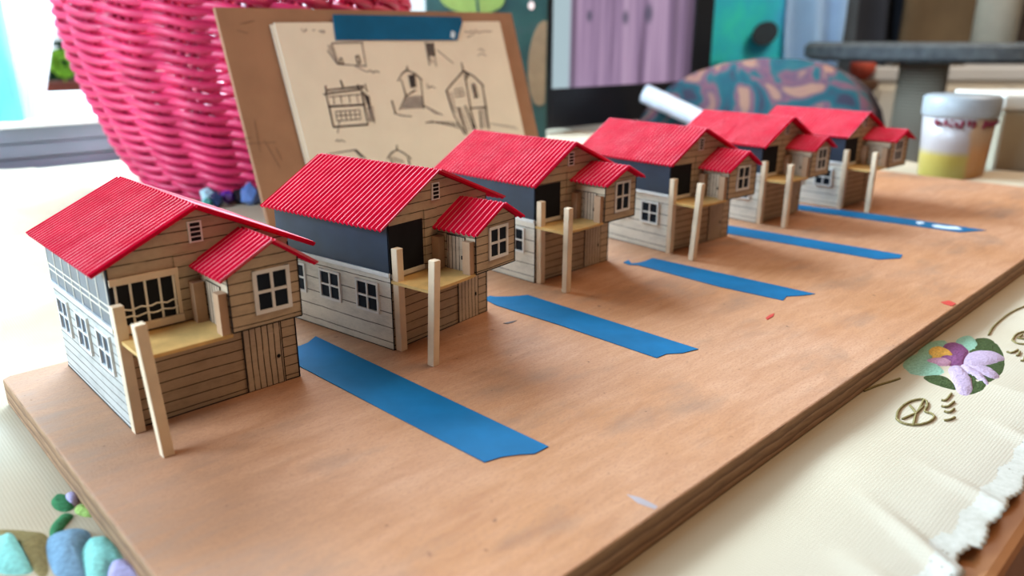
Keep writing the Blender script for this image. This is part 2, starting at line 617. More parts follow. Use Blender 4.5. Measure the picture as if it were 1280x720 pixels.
# terracotta trough and flowers in front of the dark shrub
t = thing('planter', 'terracotta planter with bright flowers outside the window', 'planter', V(9.9, 35, -1.0))
bm = bmesh.new()
box(bm, -2.6, 3.2, -0.8, 0.8, 0, 1.5)
box(bm, -2.75, 3.35, -0.95, 0.95, 1.3, 1.6)
obj('trough', bm, plain('terracotta', (0.30, 0.075, 0.05), 0.8, 0.2, 10), t)
bm = bmesh.new()
box(bm, -0.3, 0.3, -0.3, 0.3, (FZ - 7) + 1.0, 0)
obj('stand', bm, M['slate'], t)
for i, (fx, fz, fr, cc) in enumerate(((-0.9, 2.3, 0.5, (0.35, 0.75, 0.06)), (0.9, 2.2, 0.32, (0.85, 0.8, 0.75)), (-1.9, 2.6, 0.35, (0.8, 0.3, 0.35)), (2.1, 2.0, 0.35, (0.75, 0.25, 0.2)), (1.6, 2.5, 0.25, (0.9, 0.75, 0.8)))):
    bm = bmesh.new()
    for k in range(9):
        an = k * 2 * pi / 9
        cpt = Vector((fx + fr * .7 * cos(an), -0.1, fz + fr * .7 * sin(an)))
        q = []
        for kk in range(8):
            a2 = kk * pi / 4
            q.append(bm.verts.new((cpt + Vector((fr * .45 * cos(a2), -0.12 + .1 * cos(2 * a2), fr * .45 * sin(a2)))) * U))
        bm.faces.new(q)
    tube(bm, [(fx, 0.05, 1.4), (fx, 0.05, fz)], 0.05, seg=6)
    obj('flower', bm, plain('blossom %d' % i, cc, 0.7), t)

# ------------------------------------------------------------------ table and cloth
TX0, TX1, TY0, TY1 = -6.2, 16.3, 0.57, 17.3
ZT = -0.215
tb = thing('table', 'orange-brown wooden table under the cream cloth', 'table', V(0, 0, 0) - Vector((0, 0, ZB)))
tb_off = Vector((0, 0, ZB / U))


def tbox(bm, *a):
    box(bm, *a, rot=lambda p: p + tb_off)


bm = bmesh.new()
tbox(bm, TX0, TX1, TY0, TY1, ZT - 0.5, ZT)
bevel_obj(obj('tabletop', bm, M['tablewood'], tb), 0.003)
bm = bmesh.new()
tbox(bm, TX0 + .5, TX1 - .5, TY0 + .5, TY0 + .8, ZT - 2.0, ZT - .5)
obj('apron', bm, M['tablewood'], tb)
bm = bmesh.new()
tbox(bm, TX0 + .5, TX1 - .5, TY1 - .8, TY1 - .5, ZT - 2.0, ZT - .5)
obj('apron', bm, M['tablewood'], tb)
for lx in (TX0 + .6, TX1 - 1.6):
    for ly in (TY0 + .6, TY1 - 1.6):
        bm = bmesh.new()
        tbox(bm, lx, lx + 1, ly, ly + 1, FZ, ZT - .5)
        obj('leg', bm, M['tablewood_dark'], tb)

BX0, BX1, BY0, BY1 = 0.80, 14.15, 1.845, 5.95
ZC = -0.19


def cloth_h(x, y):
    """height of the cloth folds above the table"""
    dx = max(BX0 - x, 0, x - BX1)
    dy = max(BY0 - y, 0, y - BY1)
    d = math.hypot(dx, dy)
    k = min(1.0, max(0.0, (d - 0.02) / 0.9))
    h = 0.0
    if k > 0:
        n1 = noise.noise(Vector((x * 0.45, y * 0.5, 3.0)))
        n2 = noise.noise(Vector((x * 1.1 + 5, y * 0.55, 7.0)))
        ridge = (1 - abs(noise.noise(Vector((x * 0.55 - y * 0.25, y * 0.35 + x * .1, 11.0)))) * 2.2)
        amp = 0.05 if y < BY0 else 0.085
        if y > 8.0 and 3.6 < x:
            amp = 0.006
        h = k * amp * (0.8 + n1 + 0.6 * n2 + 0.9 * max(0, ridge) ** 3)
    # soft ridges running to the lace edge beside the board
    for (rx, ry, ex, ey, wd, am) in ((3.95, 1.35, 3.55, 0.70, 0.05, 0.05), (4.5, 1.25, 4.25, 0.68, 0.06, 0.035), (3.35, 1.2, 3.2, 0.7, 0.08, 0.05), (5.4, 1.1, 5.2, 0.7, 0.07, 0.04)):
        vx, vy = ex - rx, ey - ry
        L2 = vx * vx + vy * vy
        tt = ((x - rx) * vx + (y - ry) * vy) / L2
        tt2 = min(1, max(0, tt))
        dd = math.hypot(x - rx - vx * tt2, y - ry - vy * tt2)
        h += am * math.exp(-(dd / wd) ** 2) * tt2
    return max(0.0, h)


def frange(a, b, s_):
    n = max(1, int(round((b - a) / s_)))
    return [a + (b - a) * i / n for i in range(n + 1)]


def scal(x):
    big = 0.035 * abs(sin(x * pi / 0.34))
    small = 0.011 * abs(sin(x * pi / 0.052))
    return 0.715 - big * 0.9 - small + (0.035 if 3.66 < x < 3.86 else 0)


xs = frange(-5.9, 1.5, 0.1) + frange(1.5, 7.0, 0.0125)[1:] + frange(7.0, 16.2, 0.06)[1:]
ys_rel = frange(0, 0.06, 0.02) + frange(0.06, 1.3, 0.04)[1:] + frange(1.3, 6.0, 0.1)[1:] + frange(6.0, 16.5, 0.14)[1:]
bm = bmesh.new()
G = []
for x in xs:
    y0 = scal(x)
    row = []
    for j, yr in enumerate(ys_rel):
        y = y0 + yr * ((17.2 - y0) / 16.5) if yr > 1.3 else y0 + yr
        h = cloth_h(x, y)
        if yr < 0.02:
            h = max(0, h - .004)
        row.append(bm.verts.new(Vector((x, y, ZC - 0.013 + h)) * U))
    G.append(row)
for i in range(len(xs) - 1):
    for j in range(len(ys_rel) - 1):
        f = bm.faces.new((G[i][j], G[i + 1][j], G[i + 1][j + 1], G[i][j + 1]))
        f.material_index = 1 if ys_rel[j] < 0.13 else 0
lace = NT('white eyelet lace', 0.9, 0.1)
lf = lace.noise(lace.coord(), 480, 3)
vz = lace.n('ShaderNodeTexVoronoi')
lace.set(vz.inputs['Vector'], lace.coord())
vz.inputs['Scale'].default_value = 560
hole = lace.math('LESS_THAN', vz.outputs['Distance'], 0.23)
patch = lace.math('GREATER_THAN', lace.noise(lace.coord(), 75, 2), 0.60)
lc = lace.mix(lace.math('MULTIPLY', hole, patch), lace.ramp(lf, [(0.3, (0.42, 0.38, 0.32)), (0.7, (0.50, 0.46, 0.40))]), (0.16, 0.12, 0.09))
lace.bump(lf, 0.3, 0.0003)
lace.col(lc)
cl = obj('tablecloth', bm, [M['cloth'], lace.m], None, True, V(0, 0, 0))
tag(cl, 'cream embroidered tablecloth with a scalloped white lace edge', 'tablecloth')
so = cl.modifiers.new('solid', 'SOLIDIFY')
so.thickness = 0.0006
so.offset = 1.0

# ------------------------------------------------------------------ embroidery (parts of the cloth)


def chaikin(P, closed=True, it=2):
    for _ in range(it):
        Q = []
        n_ = len(P)
        for i in range(n_ if closed else n_ - 1):
            a_, b_ = Vector(P[i]), Vector(P[(i + 1) % n_])
            Q += [a_.lerp(b_, .25), a_.lerp(b_, .75)]
        if not closed:
            Q = [Vector(P[0])] + Q + [Vector(P[-1])]
        P = Q
    return P


def patch_mesh(bm, pix, puff=0.012, lift=0.004, n_in=3):
    """padded stitching: outline on the cloth plane, domed towards its middle"""
    pts = [on_z(u, v, ZC) for u, v in chaikin(pix)]
    cc_ = sum(pts, Vector()) / len(pts)
    pts = [cc_ + (p - cc_) * 1.07 for p in pts]
    # resample
    res = []
    for i in range(len(pts)):
        a, b = pts[i], pts[(i + 1) % len(pts)]
        k = max(1, int((b - a).length / 0.03))
        for j in range(k):
            res.append(a.lerp(b, j / k))
    c = sum(res, Vector()) / len(res)
    rings = []
    for r in range(n_in + 1):
        t = r / (n_in + 1)
        ring = []
        for p in res:
            q = p.lerp(c, t)
            z = ZC + cloth_h(q.x, q.y) + (lift + puff * (1 - (1 - t) ** 2) if r else -0.004) + (0.007 * noise.noise(q * 22) if r else 0)
            ring.append(bm.verts.new(Vector((q.x, q.y, z)) * U))
        rings.append(ring)
    n = len(res)
    for r in range(n_in):
        for i in range(n):
            bm.faces.new((rings[r][i], rings[r][(i + 1) % n], rings[r + 1][(i + 1) % n], rings[r + 1][i]))
    cv = bm.verts.new(Vector((c.x, c.y, ZC + cloth_h(c.x, c.y) + lift + puff)) * U)
    for i in range(n):
        bm.faces.new((rings[-1][i], rings[-1][(i + 1) % n], cv))


def stitch_line(bm, pix, r=0.012, lift=0.004):
    pts = []
    P = [on_z(u, v, ZC) for u, v in chaikin(pix, False)]
    for i in range(len(P) - 1):
        k = max(1, int((P[i + 1] - P[i]).length / 0.03))
        for j in range(k):
            pts.append(P[i].lerp(P[i + 1], j / k))
    pts.append(P[-1])
    pts = [Vector((p.x, p.y, ZC + cloth_h(p.x, p.y) + lift)) for p in pts]
    tube(bm, pts, r, seg=6)


thread = {
    'mint': fluffy('mint thread', (0.27, 0.45, 0.33)), 'green': fluffy('dark green thread', (0.055, 0.075, 0.025), 0.5),
    'purple': fluffy('plum thread', (0.24, 0.08, 0.19), 0.4), 'gold': fluffy('gold thread', (0.78, 0.42, 0.09), 0.3),
    'pinkish': fluffy('rose lilac thread', (0.52, 0.27, 0.36), 0.25), 'lilac': fluffy('lilac thread', (0.44, 0.315, 0.41), 0.25),
    'olive': fluffy('olive thread', (0.26, 0.20, 0.085), 0.35), 'aqua': fluffy('aqua thread', (0.28, 0.64, 0.58), 0.3),
    'blue': fluffy('dusty blue thread', (0.20, 0.33, 0.46), 0.3), 'leaf': fluffy('leaf green thread', (0.05, 0.20, 0.085), 0.4),
    'lime': fluffy('soft lime thread', (0.35, 0.50, 0.14), 0.3), 'palelilac': fluffy('pale lilac thread', (0.48, 0.42, 0.66), 0.25),
}


def crop(pts, ox, oy, s_):
    return [(ox + x / s_, oy + y / s_) for x, y in pts]


def petals(name, lst, col, label, ox, oy, s_, lift=0.004, puff=0.012):
    bm = bmesh.new()
    for pts in lst:
        patch_mesh(bm, crop(pts, ox, oy, s_), puff, lift)
    o = obj(name, bm, thread[col], cl, True)
    if label:
        o['label'] = label
    return o


K = (1080, 360, 3.6)
petals('embroidered_leaf', [[(495, 235), (540, 228), (590, 250), (622, 300), (630, 360), (615, 400), (570, 440), (530, 480), (490, 495), (440, 490), (470, 400), (470, 300)],
                            [(258, 405), (330, 402), (380, 420), (420, 478), (370, 465), (290, 435)]], 'green', 'dark green satin-stitched leaves', *K, lift=0.002, puff=0.006)
petals('embroidered_leaf', [[(170, 350), (200, 312), (250, 292), (240, 262), (330, 235), (380, 245), (350, 300), (290, 320), (275, 350), (350, 370), (360, 400), (300, 405), (215, 395), (195, 370)],
                            [(410, 235), (470, 212), (500, 235), (520, 270), (500, 292), (460, 285), (420, 262)]], 'mint', 'mint green leaves', *K, lift=0.003, puff=0.008)
petals('embroidered_petal', [[(440, 350), (460, 305), (500, 290), (570, 290), (615, 312), (632, 335), (580, 362), (500, 372)],
                             [(440, 350), (500, 358), (560, 368), (605, 405), (600, 425), (560, 430), (500, 400)],
                             [(430, 345), (500, 378), (545, 430), (556, 472), (500, 432), (450, 390)],
                             [(370, 372), (430, 350), (475, 425), (490, 478), (462, 502), (420, 490), (400, 440)]], 'lilac', 'lilac petals', *K, lift=0.010, puff=0.012)
petals('embroidered_petal', [[(350, 260), (400, 245), (450, 262), (472, 295), (450, 330), (440, 357), (380, 357), (330, 335), (350, 300)]], 'purple', 'plum petal', *K, lift=0.012, puff=0.01)
petals('embroidered_petal', [[(262, 330), (340, 320), (400, 335), (400, 350), (370, 360), (300, 352)]], 'pinkish', 'rose petal', *K, lift=0.012, puff=0.01)
petals('embroidered_stamen', [[(285, 285), (310, 272), (352, 274), (420, 325), (360, 320), (290, 315)]], 'gold', 'golden stamen', *K, lift=0.022, puff=0.012)
bm = bmesh.new()
for ln in ([(0, 465), (60, 440), (120, 425), (160, 412)], [(558, 218), (575, 185), (605, 155), (660, 115), (720, 92)],
           [(145, 600), (150, 560), (190, 525), (250, 510), (280, 520), (285, 545), (265, 570), (300, 578), (318, 595), (290, 620), (230, 632), (170, 622), (145, 600)],
           [(232, 575), (205, 540)], [(232, 575), (170, 600)], [(232, 575), (220, 625)], [(232, 575), (265, 545)], [(240, 570), (268, 515)],
           [(345, 520), (365, 525), (390, 492)], [(345, 548), (370, 555), (402, 530)], [(358, 572), (380, 580), (402, 562)], [(358, 612), (380, 612), (405, 600)],
           [(665, 245), (680, 215), (718, 205)], [(665, 245), (685, 262), (720, 265)], [(690, 235), (720, 240)], [(690, 235), (712, 218)],
           [(640, 300), (660, 308), (690, 292)], [(680, 318), (692, 320), (698, 300)], [(700, 342), (715, 345), (720, 325)]):
    stitch_line(bm, crop(ln, *K), 0.0085)
# sprig further along the runner, seen beyond the flower
o = obj('stitched_vine', bm, thread['olive'], cl, True)

K2 = (0, 440, 2.57)
petals('embroidered_leaf', [[(165, 492), (180, 465), (210, 458), (238, 478), (240, 505), (210, 522), (178, 515)],
                            [(165, 620), (162, 580), (185, 545), (215, 520), (242, 530), (215, 560), (195, 600)]], 'leaf', 'bright green leaves', *K2, puff=0.02)
petals('embroidered_bud', [[(207, 475), (222, 453), (245, 455), (256, 475), (240, 500), (216, 498)]], 'palelilac', None, *K2, lift=0.01, puff=0.025)
petals('embroidered_leaf', [[(238, 505), (255, 488), (285, 498), (305, 525), (280, 532), (245, 525)]], 'lime', 'soft lime leaf', *K2, puff=0.02)
petals('embroidered_petal', [[(152, 640), (165, 605), (205, 585), (245, 572), (285, 578), (295, 610), (265, 650), (275, 700), (280, 740), (190, 745), (165, 700)]], 'blue', 'dusty blue petal', *K2, puff=0.05)
petals('embroidered_petal', [[(262, 640), (285, 605), (330, 592), (365, 610), (410, 655), (415, 690), (370, 705), (335, 740), (280, 740), (262, 690)],
                             [(-30, 650), (0, 632), (50, 612), (70, 640), (95, 690), (115, 740), (-30, 745)]], 'aqua', 'aqua petals', *K2, lift=0.008, puff=0.05)
petals('embroidered_petal', [[(345, 730), (352, 695), (385, 672), (430, 680), (455, 715), (470, 745), (350, 750)]], 'palelilac', 'pale lilac petal', *K2, lift=0.012, puff=0.045)
petals('embroidered_leaf', [[(-30, 612), (20, 602), (90, 598), (158, 600), (150, 660), (160, 740), (120, 742), (90, 680), (66, 630), (20, 635), (-30, 645)]], 'olive', 'olive brown leaf', *K2, lift=0.003, puff=0.02)

# ------------------------------------------------------------------ plywood board
bm = bmesh.new()
outline = [(0, 0.03), (0.0, 2.0), (0.0, 4.07), (0.05, 4.105), (5, 4.105), (13.30, 4.105), (13.35, 4.05), (13.35, 0.05), (13.30, 0.0), (6, 0.0), (0.05, 0.0)]
th = 0.19
A = [bm.verts.new(Vector((x, y, 0)) * U) for x, y in outline]
Bm = [bm.verts.new(Vector((x, y, -0.03)) * U) for x, y in outline]
Bt = [bm.verts.new(Vector((x, y, -th)) * U) for x, y in outline]
n = len(outline)
f = bm.faces.new(A)
bm.faces.new(Bt[::-1]).material_index = 1
for i in range(n):
    j = (i + 1) % n
    bm.faces.new((A[j], A[i], Bm[i], Bm[j])).material_index = 1
    bm.faces.new((Bm[j], Bm[i], Bt[i], Bt[j])).material_index = 1
bmesh.ops.recalc_face_normals(bm, faces=bm.faces[:])
board = obj('plywood_board', bm, [M['ply'], M['plyedge']], None, False, V(BX0, BY0, 0))
tag(board, 'large worn reddish plywood board lying on the tablecloth, carrying the row of model houses', 'board')
bevel_obj(board, 0.0007, 2)


def board_mark(name, pix, mt, label, parent=None, z=0.0, th_=0.004):
    bm = bmesh.new()
    pts = [on_z(u, v, z) - Vector((BX0, BY0, 0)) for u, v in pix]
    prism(bm, [(p.x, p.y, z + 0.0005) for p in pts], (0, 0, th_))
    o = obj(name, bm, mt, board)
    if label:
        o['label'] = label
    return o


redm = plain('red paint fleck', (0.45, 0.03, 0.02), 0.5)
board_mark('paint_fleck', [(1176, 378), (1186, 376), (1195, 380), (1190, 383), (1182, 381)], redm, 'red paint fleck')
board_mark('paint_fleck', [(957, 398), (962, 394), (968, 392), (966, 396), (959, 400)], redm, 'red paint fleck')
board_mark('wood_sliver', [(629, 404.5), (640, 402), (646, 401), (641, 403.5), (634, 405.2)], plain('dark sliver', (0.06, 0.03, 0.02), 0.7), 'dark splinter')
board_mark('chalk_mark', [(783, 618), (800, 622), (822, 633), (819, 637), (797, 629)], plain('bluish grey chalk', (0.30, 0.24, 0.24), 0.9), 'bluish chalk smear', th_=0.001)

# ------------------------------------------------------------------ strips of blue tape
T = [
    ('nearest and widest blue tape strip, between the first and second model houses',
     [(394.7, 421), (385, 429), (375, 433), (366, 435), (358, 441), (354, 448), (376.7, 459.7), (490, 519), (606, 578.6), (626.7, 572), (649, 569), (668, 568), (685.5, 559)]),
    ('second nearest blue tape strip, between the second and third model houses',
     [(660, 369.3), (640, 371), (620, 371.5), (612, 370.5), (604, 374), (620, 382), (700, 407), (821, 448), (833, 443), (853, 442), (873, 437)]),
    ('blue tape strip with a ragged curled left end, between the third and fourth model house',
     [(815.5, 323), (806.6, 326.7), (797, 329.2), (789, 329.5), (785.5, 325.5), (779, 328.4), (786, 331.5), (797.8, 332), (900, 359), (978.7, 376), (983, 371), (1002.4, 370), (1018.8, 367.9), (900, 341.7)]),
    ('second farthest blue tape strip, between the fourth and fifth model houses',
     [(912, 282.3), (893, 279), (886, 284), (910, 292.5), (1000, 308), (1097.4, 324.8), (1125.6, 323.3), (1128, 318.9)]),
    ('farthest blue tape strip with white scuffs near its right end',
     [(999.5, 256.2), (985, 254.5), (978, 259), (996.5, 262.5), (1100, 277), (1200, 290.7), (1233, 288.3), (1107.8, 269.9)]),
]
for i, (lb, pix) in enumerate(T):
    pts = [on_z(u, v, 0.0) for u, v in pix]
    c = sum(pts, Vector()) / len(pts)
    bm = bmesh.new()
    prism(bm, [((p - c).x, (p - c).y, 0.001) for p in pts], (0, 0, 0.005))
    o = obj('masking_tape', bm, M['tape'], None, False, V(c.x, c.y, 0))
    tag(o, lb, 'tape', 'blue masking tape strips between the model houses')
    if i == 4:
        bm = bmesh.new()
        for sp in ([(1144, 278), (1152, 277.5), (1156, 279.5), (1148, 281)], [(1164, 282), (1172, 281.5), (1182, 283.5), (1196, 284), (1203, 287.5), (1188, 287), (1178, 286), (1168, 284.5)]):
            q = [on_z(u, v, 0.0) - c for u, v in sp]
            prism(bm, [(p.x, p.y, 0.0055) for p in q], (0, 0, 0.0015))
        obj('scuff', bm, M['tape_white'], o)['label'] = 'white scuff marks'

# ------------------------------------------------------------------ the model houses


def corrugated(bm, v0, v1, ridge, eave, th_=0.014, amp=0.0095):
    """one roof slope: ridge/eave are (u, z); waves run from ridge to eave"""
    ru, rz = ridge
    eu, ez = eave
    d = Vector((eu - ru, 0, ez - rz))
    nrm = Vector((-d.z, 0, d.x)).normalized()
    if nrm.z < 0:
        nrm = -nrm
    n_ = max(8, int((v1 - v0) / PITCH * 8))
    R = 3
    top, bot = [], []
    for i in range(n_ + 1):
        v = v0 + (v1 - v0) * i / n_
        off = amp * cos(2 * pi * v / PITCH)
        a, b = [], []
        for j in range(R + 1):
            t_ = j / R
            p = Vector((ru, v, rz)) + d * t_
            sag = 0.0
            a.append(bm.verts.new((p + nrm * (th_ + off + sag)) * U))
            b.append(bm.verts.new((p + nrm * off) * U))
        top.append(a)
        bot.append(b)
    fs = []
    for i in range(n_):
        for j in range(R):
            fs.append(bm.faces.new((top[i][j], top[i + 1][j], top[i + 1][j + 1], top[i][j + 1])))
            fs.append(bm.faces.new((bot[i][j], bot[i][j + 1], bot[i + 1][j + 1], bot[i + 1][j])))
        fs.append(bm.faces.new((top[i][R], top[i + 1][R], bot[i + 1][R], bot[i][R])))
        fs.append(bm.faces.new((top[i][0], bot[i][0], bot[i + 1][0], top[i + 1][0])))
    for k in (0, n_):
        for j in range(R):
            fs.append(bm.faces.new((top[k][j], top[k][j + 1], bot[k][j + 1], bot[k][j])))
    bmesh.ops.recalc_face_normals(bm, faces=fs)


def shade_roof(o):
    for p in o.data.polygons:
        p.use_smooth = True
    m_ = o.modifiers.new('edge', 'EDGE_SPLIT')
    m_.split_angle = radians(50)


def frame_window(parent, plane, a0, a1, z0, z1, at, out, fm, pm, cols=2, rows=2, fw=0.022, proj=0.014):
    """sash window on a wall; plane 'u' -> lies on v=at facing -v ; 'v' -> lies on u=at facing -u"""
    def put(bm, p0, p1, q0, q1, d0, d1):
        if plane == 'u':
            box(bm, p0, p1, at - d1, at - d0, q0, q1)
        else:
            box(bm, at - d1, at - d0, p0, p1, q0, q1)
    bm = bmesh.new()
    put(bm, a0, a0 + fw, z0, z1, 0, proj)
    put(bm, a1 - fw, a1, z0, z1, 0, proj)
    put(bm, a0 + fw, a1 - fw, z0, z0 + fw, 0, proj)
    put(bm, a0 + fw, a1 - fw, z1 - fw, z1, 0, proj)
    for c in range(1, cols):
        x = a0 + (a1 - a0) * c / cols
        put(bm, x - fw * .4, x + fw * .4, z0 + fw, z1 - fw, 0.004, proj - 0.002)
    for r in range(1, rows):
        z = z0 + (z1 - z0) * r / rows
        put(bm, a0 + fw, a1 - fw, z - fw * .4, z + fw * .4, 0.0045, proj - 0.0025)
    o = obj('window', bm, fm, parent)
    bm = bmesh.new()
    put(bm, a0 + fw * .5, a1 - fw * .5, z0 + fw * .5, z1 - fw * .5, 0.001, 0.0035)
    return o, obj('window_pane', bm, pm, o) if parent.parent is None else o


def subwindow(parent, a0, a1, z0, z1, at):
    """annex window: frame and panes are both sub-parts"""
    bm = bmesh.new()
    fw, pr = 0.024, 0.012
    def put(p0, p1, q0, q1, d0, d1):
        box(bm, p0, p1, at - d1, at - d0, q0, q1)
    put(a0, a0 + fw, z0, z1, 0, pr)
    put(a1 - fw, a1, z0, z1, 0, pr)
    put(a0, a1, z0, z0 + fw, 0, pr * .98)
    put(a0, a1, z1 - fw, z1, 0, pr * .98)
    cx, cz = (a0 + a1) / 2, (z0 + z1) / 2
    put(cx - .009, cx + .009, z0, z1, 0.003, pr * .9)
    put(a0, a1, cz - .009, cz + .009, 0.003, pr * .85)
    obj('window_frame', bm, M['white'], parent)
    bm = bmesh.new()
    box(bm, a0 + .01, a1 - .01, at - 0.003, at - 0.0005, z0 + .01, z1 - .01)
    obj('window_pane', bm, M['darkpane'], parent)


HOUSES = [
    dict(pos=(1.1993, 4.5339, -0.0031), W=1.112, D=1.319, H=1.005, Rz=1.285, um=.533, el=.092, zeL=.983, er=.172, zeR=.921, ob=.015, of=.03, zb=.655, s=.40, ua=.511, uar=.957,
         zab=.60, zal=.957, zar=1.105, aum=.80, ael=.05, zael=.924, aer=.11, zaer=.915, aof=.02, zd=.593,
         p1=((.02, -.04), (.012, -.04), .80), p2=((.039, -.36), (.001, -.35), .80), sw=(.31, .568), lattice=True,
         label='leftmost and nearest red-roofed signal box, with lattice-barred grey glazing along its side'),
    dict(pos=(3.0552, 4.4560, 0.1512), W=1.109, D=1.325, H=.985, Rz=1.289, um=.516, el=.104, zeL=.946, er=.191, zeR=.961, ob=.035, of=.041, zb=.607, s=.385, ua=.510, uar=.989,
         zab=.545, zal=.885, zar=1.04, aum=.80, ael=.052, zael=.856, aer=.049, zaer=.897, aof=.042, zd=.549,
         p1=((.043, -.04), (.039, -.04), .796), p2=((-.019, -.335), (.01, -.352), .784), sw=(.265, .51), lattice=False,
         label='second signal box from the left, with plain blue-black glazing, turned slightly askew'),
    dict(pos=(5.0074, 4.8904, 0.0188), W=1.126, D=1.347, H=.985, Rz=1.289, um=.508, el=.072, zeL=.942, er=.159, zeR=.938, ob=.05, of=.057, zb=.621, s=.363, ua=.579, uar=1.06,
         zab=.556, zal=.923, zar=1.073, aum=.824, ael=.095, zael=.925, aer=.023, zaer=.945, aof=.074, zd=.56,
         p1=((.045, -.04), (.041, -.04), .797), p2=((.01, -.368), (.017, -.369), .794), sw=(.275, .52), lattice=False,
         label='third signal box from the left, in front of the sketch sheet\'s right half'),
    dict(pos=(6.8416, 4.6642, -0.0708), W=1.132, D=1.34, H=.99, Rz=1.299, um=.505, el=.058, zeL=.953, er=.159, zeR=.938, ob=.05, of=.052, zb=.64, s=.346, ua=.554, uar=1.064,
         zab=.569, zal=.923, zar=1.063, aum=.82, ael=.089, zael=.874, aer=.02, zaer=.90, aof=.045, zd=.565,
         p1=((.015, -.04), (.012, -.04), .818), p2=((-.03, -.30), (.03, -.299), .812), sw=(.285, .53), lattice=False,
         label='fourth model signal box from the left, its outer landing post leaning'),
    dict(pos=(8.8324, 4.6890, -0.0486), W=1.034, D=1.26, H=1.0, Rz=1.284, um=.533, el=.076, zeL=.962, er=.159, zeR=.938, ob=.02, of=.078, zb=.637, s=.338, ua=.573, uar=1.05,
         zab=.554, zal=.923, zar=1.047, aum=.815, ael=.056, zael=.893, aer=.03, zaer=.90, aof=.051, zd=.565,
         p1=((.016, -.04), (.014, -.04), .79), p2=((.045, -.311), (.041, -.312), .785), sw=(.285, .53), lattice=False,
         label='fifth model signal box from the left, second farthest, partly hidden by the fourth'),
    dict(pos=(10.4522, 4.3589, -0.0504), W=1.05, D=1.328, H=1.0, Rz=1.266, um=.502, el=.049, zeL=.963, er=.159, zeR=.938, ob=.038, of=.043, zb=.637, s=.365, ua=.541, uar=1.09,
         zab=.54, zal=.923, zar=1.045, aum=.80, ael=.073, zael=.906, aer=.02, zaer=.90, aof=.08, zd=.565,
         p1=((.0, -.04), (-.006, -.04), .808), p2=((.051, -.33), (.048, -.331), .805), sw=(.285, .53), lattice=False,
         label='farthest model signal box, at the right end of the row'),
]
GRP = 'red-roofed model signal boxes in a row on the plywood board'


